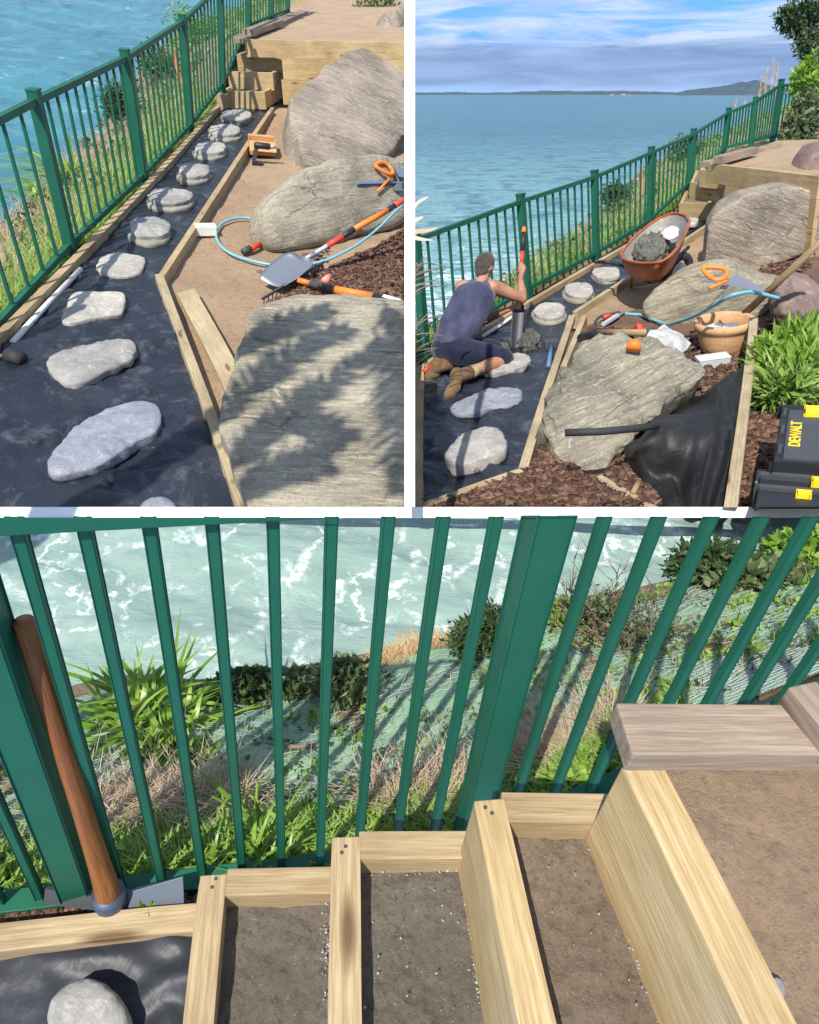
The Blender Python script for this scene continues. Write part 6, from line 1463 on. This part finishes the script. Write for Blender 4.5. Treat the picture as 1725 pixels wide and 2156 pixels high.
pts += [LC.P(x, y, .466) for x, y in in_poly([(1240, 1718), (1290, 1722), (1430, 2120), (1370, 2120)], 170)+in_poly([(1070, 1725), (1280, 1722), (1280, 1735), (1075, 1740)], 70)+in_poly([(1100, 1740), (1280, 1740), (1400, 2133), (1180, 2133)], 20)]
M['speck'] = leaf('pale_gravel', (.45, .45, .47), (.58, .58, .60), (.70, .70, .72), .7)
tag(chips('gravel_specks', pts, .0030, M['speck'], UL), 'pale gravel specks scattered over the grit trays', 'gravel', kind='stuff')
root = empty('retaining_board', LC.P(1358, 1622, .68), 'tall riser timber right of the third tray with a rain streaked face', 'timber board')
board('riser_board', LC.P(1352, 1605, .68), LC.P(1650, 2210, .68), .062, .28, UL, M['pine_yellow'], root, .003, 6, .001)
tag(flat(LC, 'terrace', [(1362, 1605, .65), (2500, 1590, .65), (2500, 2400, .65), (1668, 2210, .65)], M['soil_c'], .014, lambda x, y: .645+fbm(Vector((x, y, 0)), 5, 5)*.016+fbm(Vector((x, y, 0)), 30, 3)*.004), 'pale trodden sandy soil above the tall riser', kind='structure')
a, b = LC.P(1285, 1480, .765), LC.P(1345, 1590, .765)
m0 = (a+b)/2; ex = (LC.P(1702, 1592, .765)-b).normalized(); wdt = (a-b-ex*(a-b).dot(ex)).length
root = empty('sleeper', m0, 'thick weathered plank laid across the top of the tall riser', 'sleeper')
o = board('plank', m0, m0+ex*.85, wdt, .042, UL, M['pine_grey'], root, .004, 4, .001)
tag(board('sleeper', LC.P(1690, 1440, .80), LC.P(1790, 1560, .80), .05, .05, UL, M['pine_grey']), 'end of another grey timber at the right edge above the thick plank', 'sleeper')
tag(rock('pebble', oval(1388, 2062, 9, 10, 8), hplane(LC, 1388, 2062, .468), .009, .008, M['step_pale'], .8, .1, nth=18, nph=10), 'small round tan pebble in the third tray', 'pebble')
tag(rock('flat_chip', [(1610, 2065), (1640, 2058), (1655, 2075), (1650, 2105), (1632, 2100), (1615, 2085)], hplane(LC, 1630, 2080, .652), .004, .004, M['step'], .6, .1, nth=24, nph=10), 'flat grey stone chip on the soil beside the tall riser', 'stone chip')
for (x, y, z, par) in ((1290, 1650, 0, 0),): pass
def screws(lst, land, r=.0035):
    for ob, x, y, z in lst:
        p = land.P(x, y, z); V_, F_ = tube_geo([p-land.u*.002, p+land.u*.0008], r, 8); mk('screw', V_, F_, M['dgrey'], Matrix.Translation(p), ob)
tr_ = [o for o in scene.objects if o.type == 'EMPTY' and o.get('group') == 'timber stair trays in the lower view']
screws([(tr_[0], 447, 1868, .17), (tr_[0], 455, 1850, .17), (tr_[1], 728, 1782, .34), (tr_[1], 720, 1795, .34), (tr_[2], 1022, 1700, .51), (tr_[2], 1036, 1712, .51)], LC)
# fence
P0, P1 = LC.P(172, 1893, -.03), LC.P(979, 1795, -.03)
T0 = LC.top(P0, -134, 1046); T1 = LC.top(P1, 1180, 988)
dP = P1-P0; P2 = P1+dP*1.0+UL*.62; T2 = P2+(T1-P1).normalized()*(T1-P1).length*1.0
Pm = P0-dP*.9; Tm = Pm+(T0-P0)
print('fence C', [(t-b).length for b, t in ((P0, T0), (P1, T1))], 'P2', pix(P2), pix(T2), 'sep', dP.length)
fence('fence', 'dark green metal fence close up behind the grit trays', LC, [(Pm, Tm), (P0, T0), (P1, T1), (P2, T2)], .052, [9, 9, 9], .0140, rail_h=.035, rail_w=.045, over=.01, bot=.0)
# mattock
root = empty('mattock', LC.P(235, 1900, .02), 'mattock standing on its head with the orange wooden handle leaning through the fence', 'mattock')
hb_, ht = LC.P(236, 1905, .03), W(50, 1305, (P0-EYE).dot(AF)+.36)
ht = LC.top(LC.P(150, 1850, .0), 50, 1308); 
hd = (ht-hb_).normalized(); L = (ht-hb_).length
Vv, Ff = tube_geo([hb_+hd*L*t for t in (0, .03, .1, .2, .35, .55, .75, .93, 1.0)], [.024, .026, .023, .020, .0178, .0163, .0155, .0152, .014], 18); 
o = mk('handle', Vv, Ff, M['handle_wood'], axes(hb_, hd, AF*-1), root, True)
tube('collar', [hb_-hd*.005, hb_+hd*.05], [.033, .031], mat('blue_grey_steel', (.09, .12, .17), .45, .6), root, 16)
M['steelblue'] = mat('worn_blade_steel', (.10, .12, .15), .55, .5)
def wedge(name, a, b, w0, w1, h0, h1, mt, upv):
    Mx = axes(a, b-a, upv); L = (b-a).length
    V = [Mx @ Vector(v) for v in ((0, -w0, -h0), (0, w0, -h0), (0, w0, h0), (0, -w0, h0), (L, -w1, -h1), (L, w1, -h1), (L, w1, h1), (L, -w1, h1))]
    return mk(name, V, [(0, 3, 2, 1), (4, 5, 6, 7), (0, 1, 5, 4), (1, 2, 6, 5), (2, 3, 7, 6), (3, 0, 4, 7)], mt, Mx, root, bevel=.001)
wedge('adze_blade', LC.P(262, 1898, .03), LC.P(388, 1888, .045), .018, .040, .010, .002, M['steelblue'], UL*.7-LC.f*.7)
wedge('pick_blade', LC.P(212, 1895, .03), LC.P(95, 1885, .03), .014, .016, .012, .003, M['dgrey'], UL*.6-LC.f*.8)
tag(leaves('clover_sprig', [(LC.P(317, 1916, .03), (.02, .01, .006))], 40, .018, .014, M['lime'], UL), 'tiny bright green sprig on the edging beside the mattock blade', 'sprig')
root = None
tag(chips('leaf_litter', [LC.P(x, y, -.005) for x, y in in_poly([(-60, 1965), (-60, 1930), (420, 1885), (425, 1915)], 420)], .018, M['chips'], UL), 'brown leaf litter behind the edging under the mattock', 'leaf litter', kind='stuff')
# ============================================================ added white divider strips between the three places
VIEW[0] = None
def bar(name, x0, y0, x1, y1, d0, d1):
    V = [W(x, y, d0) for x, y in ((x0, y0), (x1, y0), (x1, y1), (x0, y1))]; V += [v + AF*(d1-d0) for v in V]
    return mk(name, V, [(0, 3, 2, 1), (4, 5, 6, 7), (0, 1, 5, 4), (1, 2, 6, 5), (2, 3, 7, 6), (3, 0, 4, 7)], M['white'], Matrix.Translation(V[0]), clip=False)
o = bar('wall', 852, -60, 874, 1067, 3.38, 3.42); tag(o, 'narrow white divider strip added between the path view and the worker view', kind='structure')  # upright strip added to part the upper views, not a wall of the garden
o = bar('wall', -60, 1067.5, 1790, 1090, 3.56, 3.60); tag(o, 'long white divider strip added between the two upper places and the stairs', kind='structure')  # crosswise strip, likewise added; no such wall belongs to the place
print('objects', len(scene.objects))
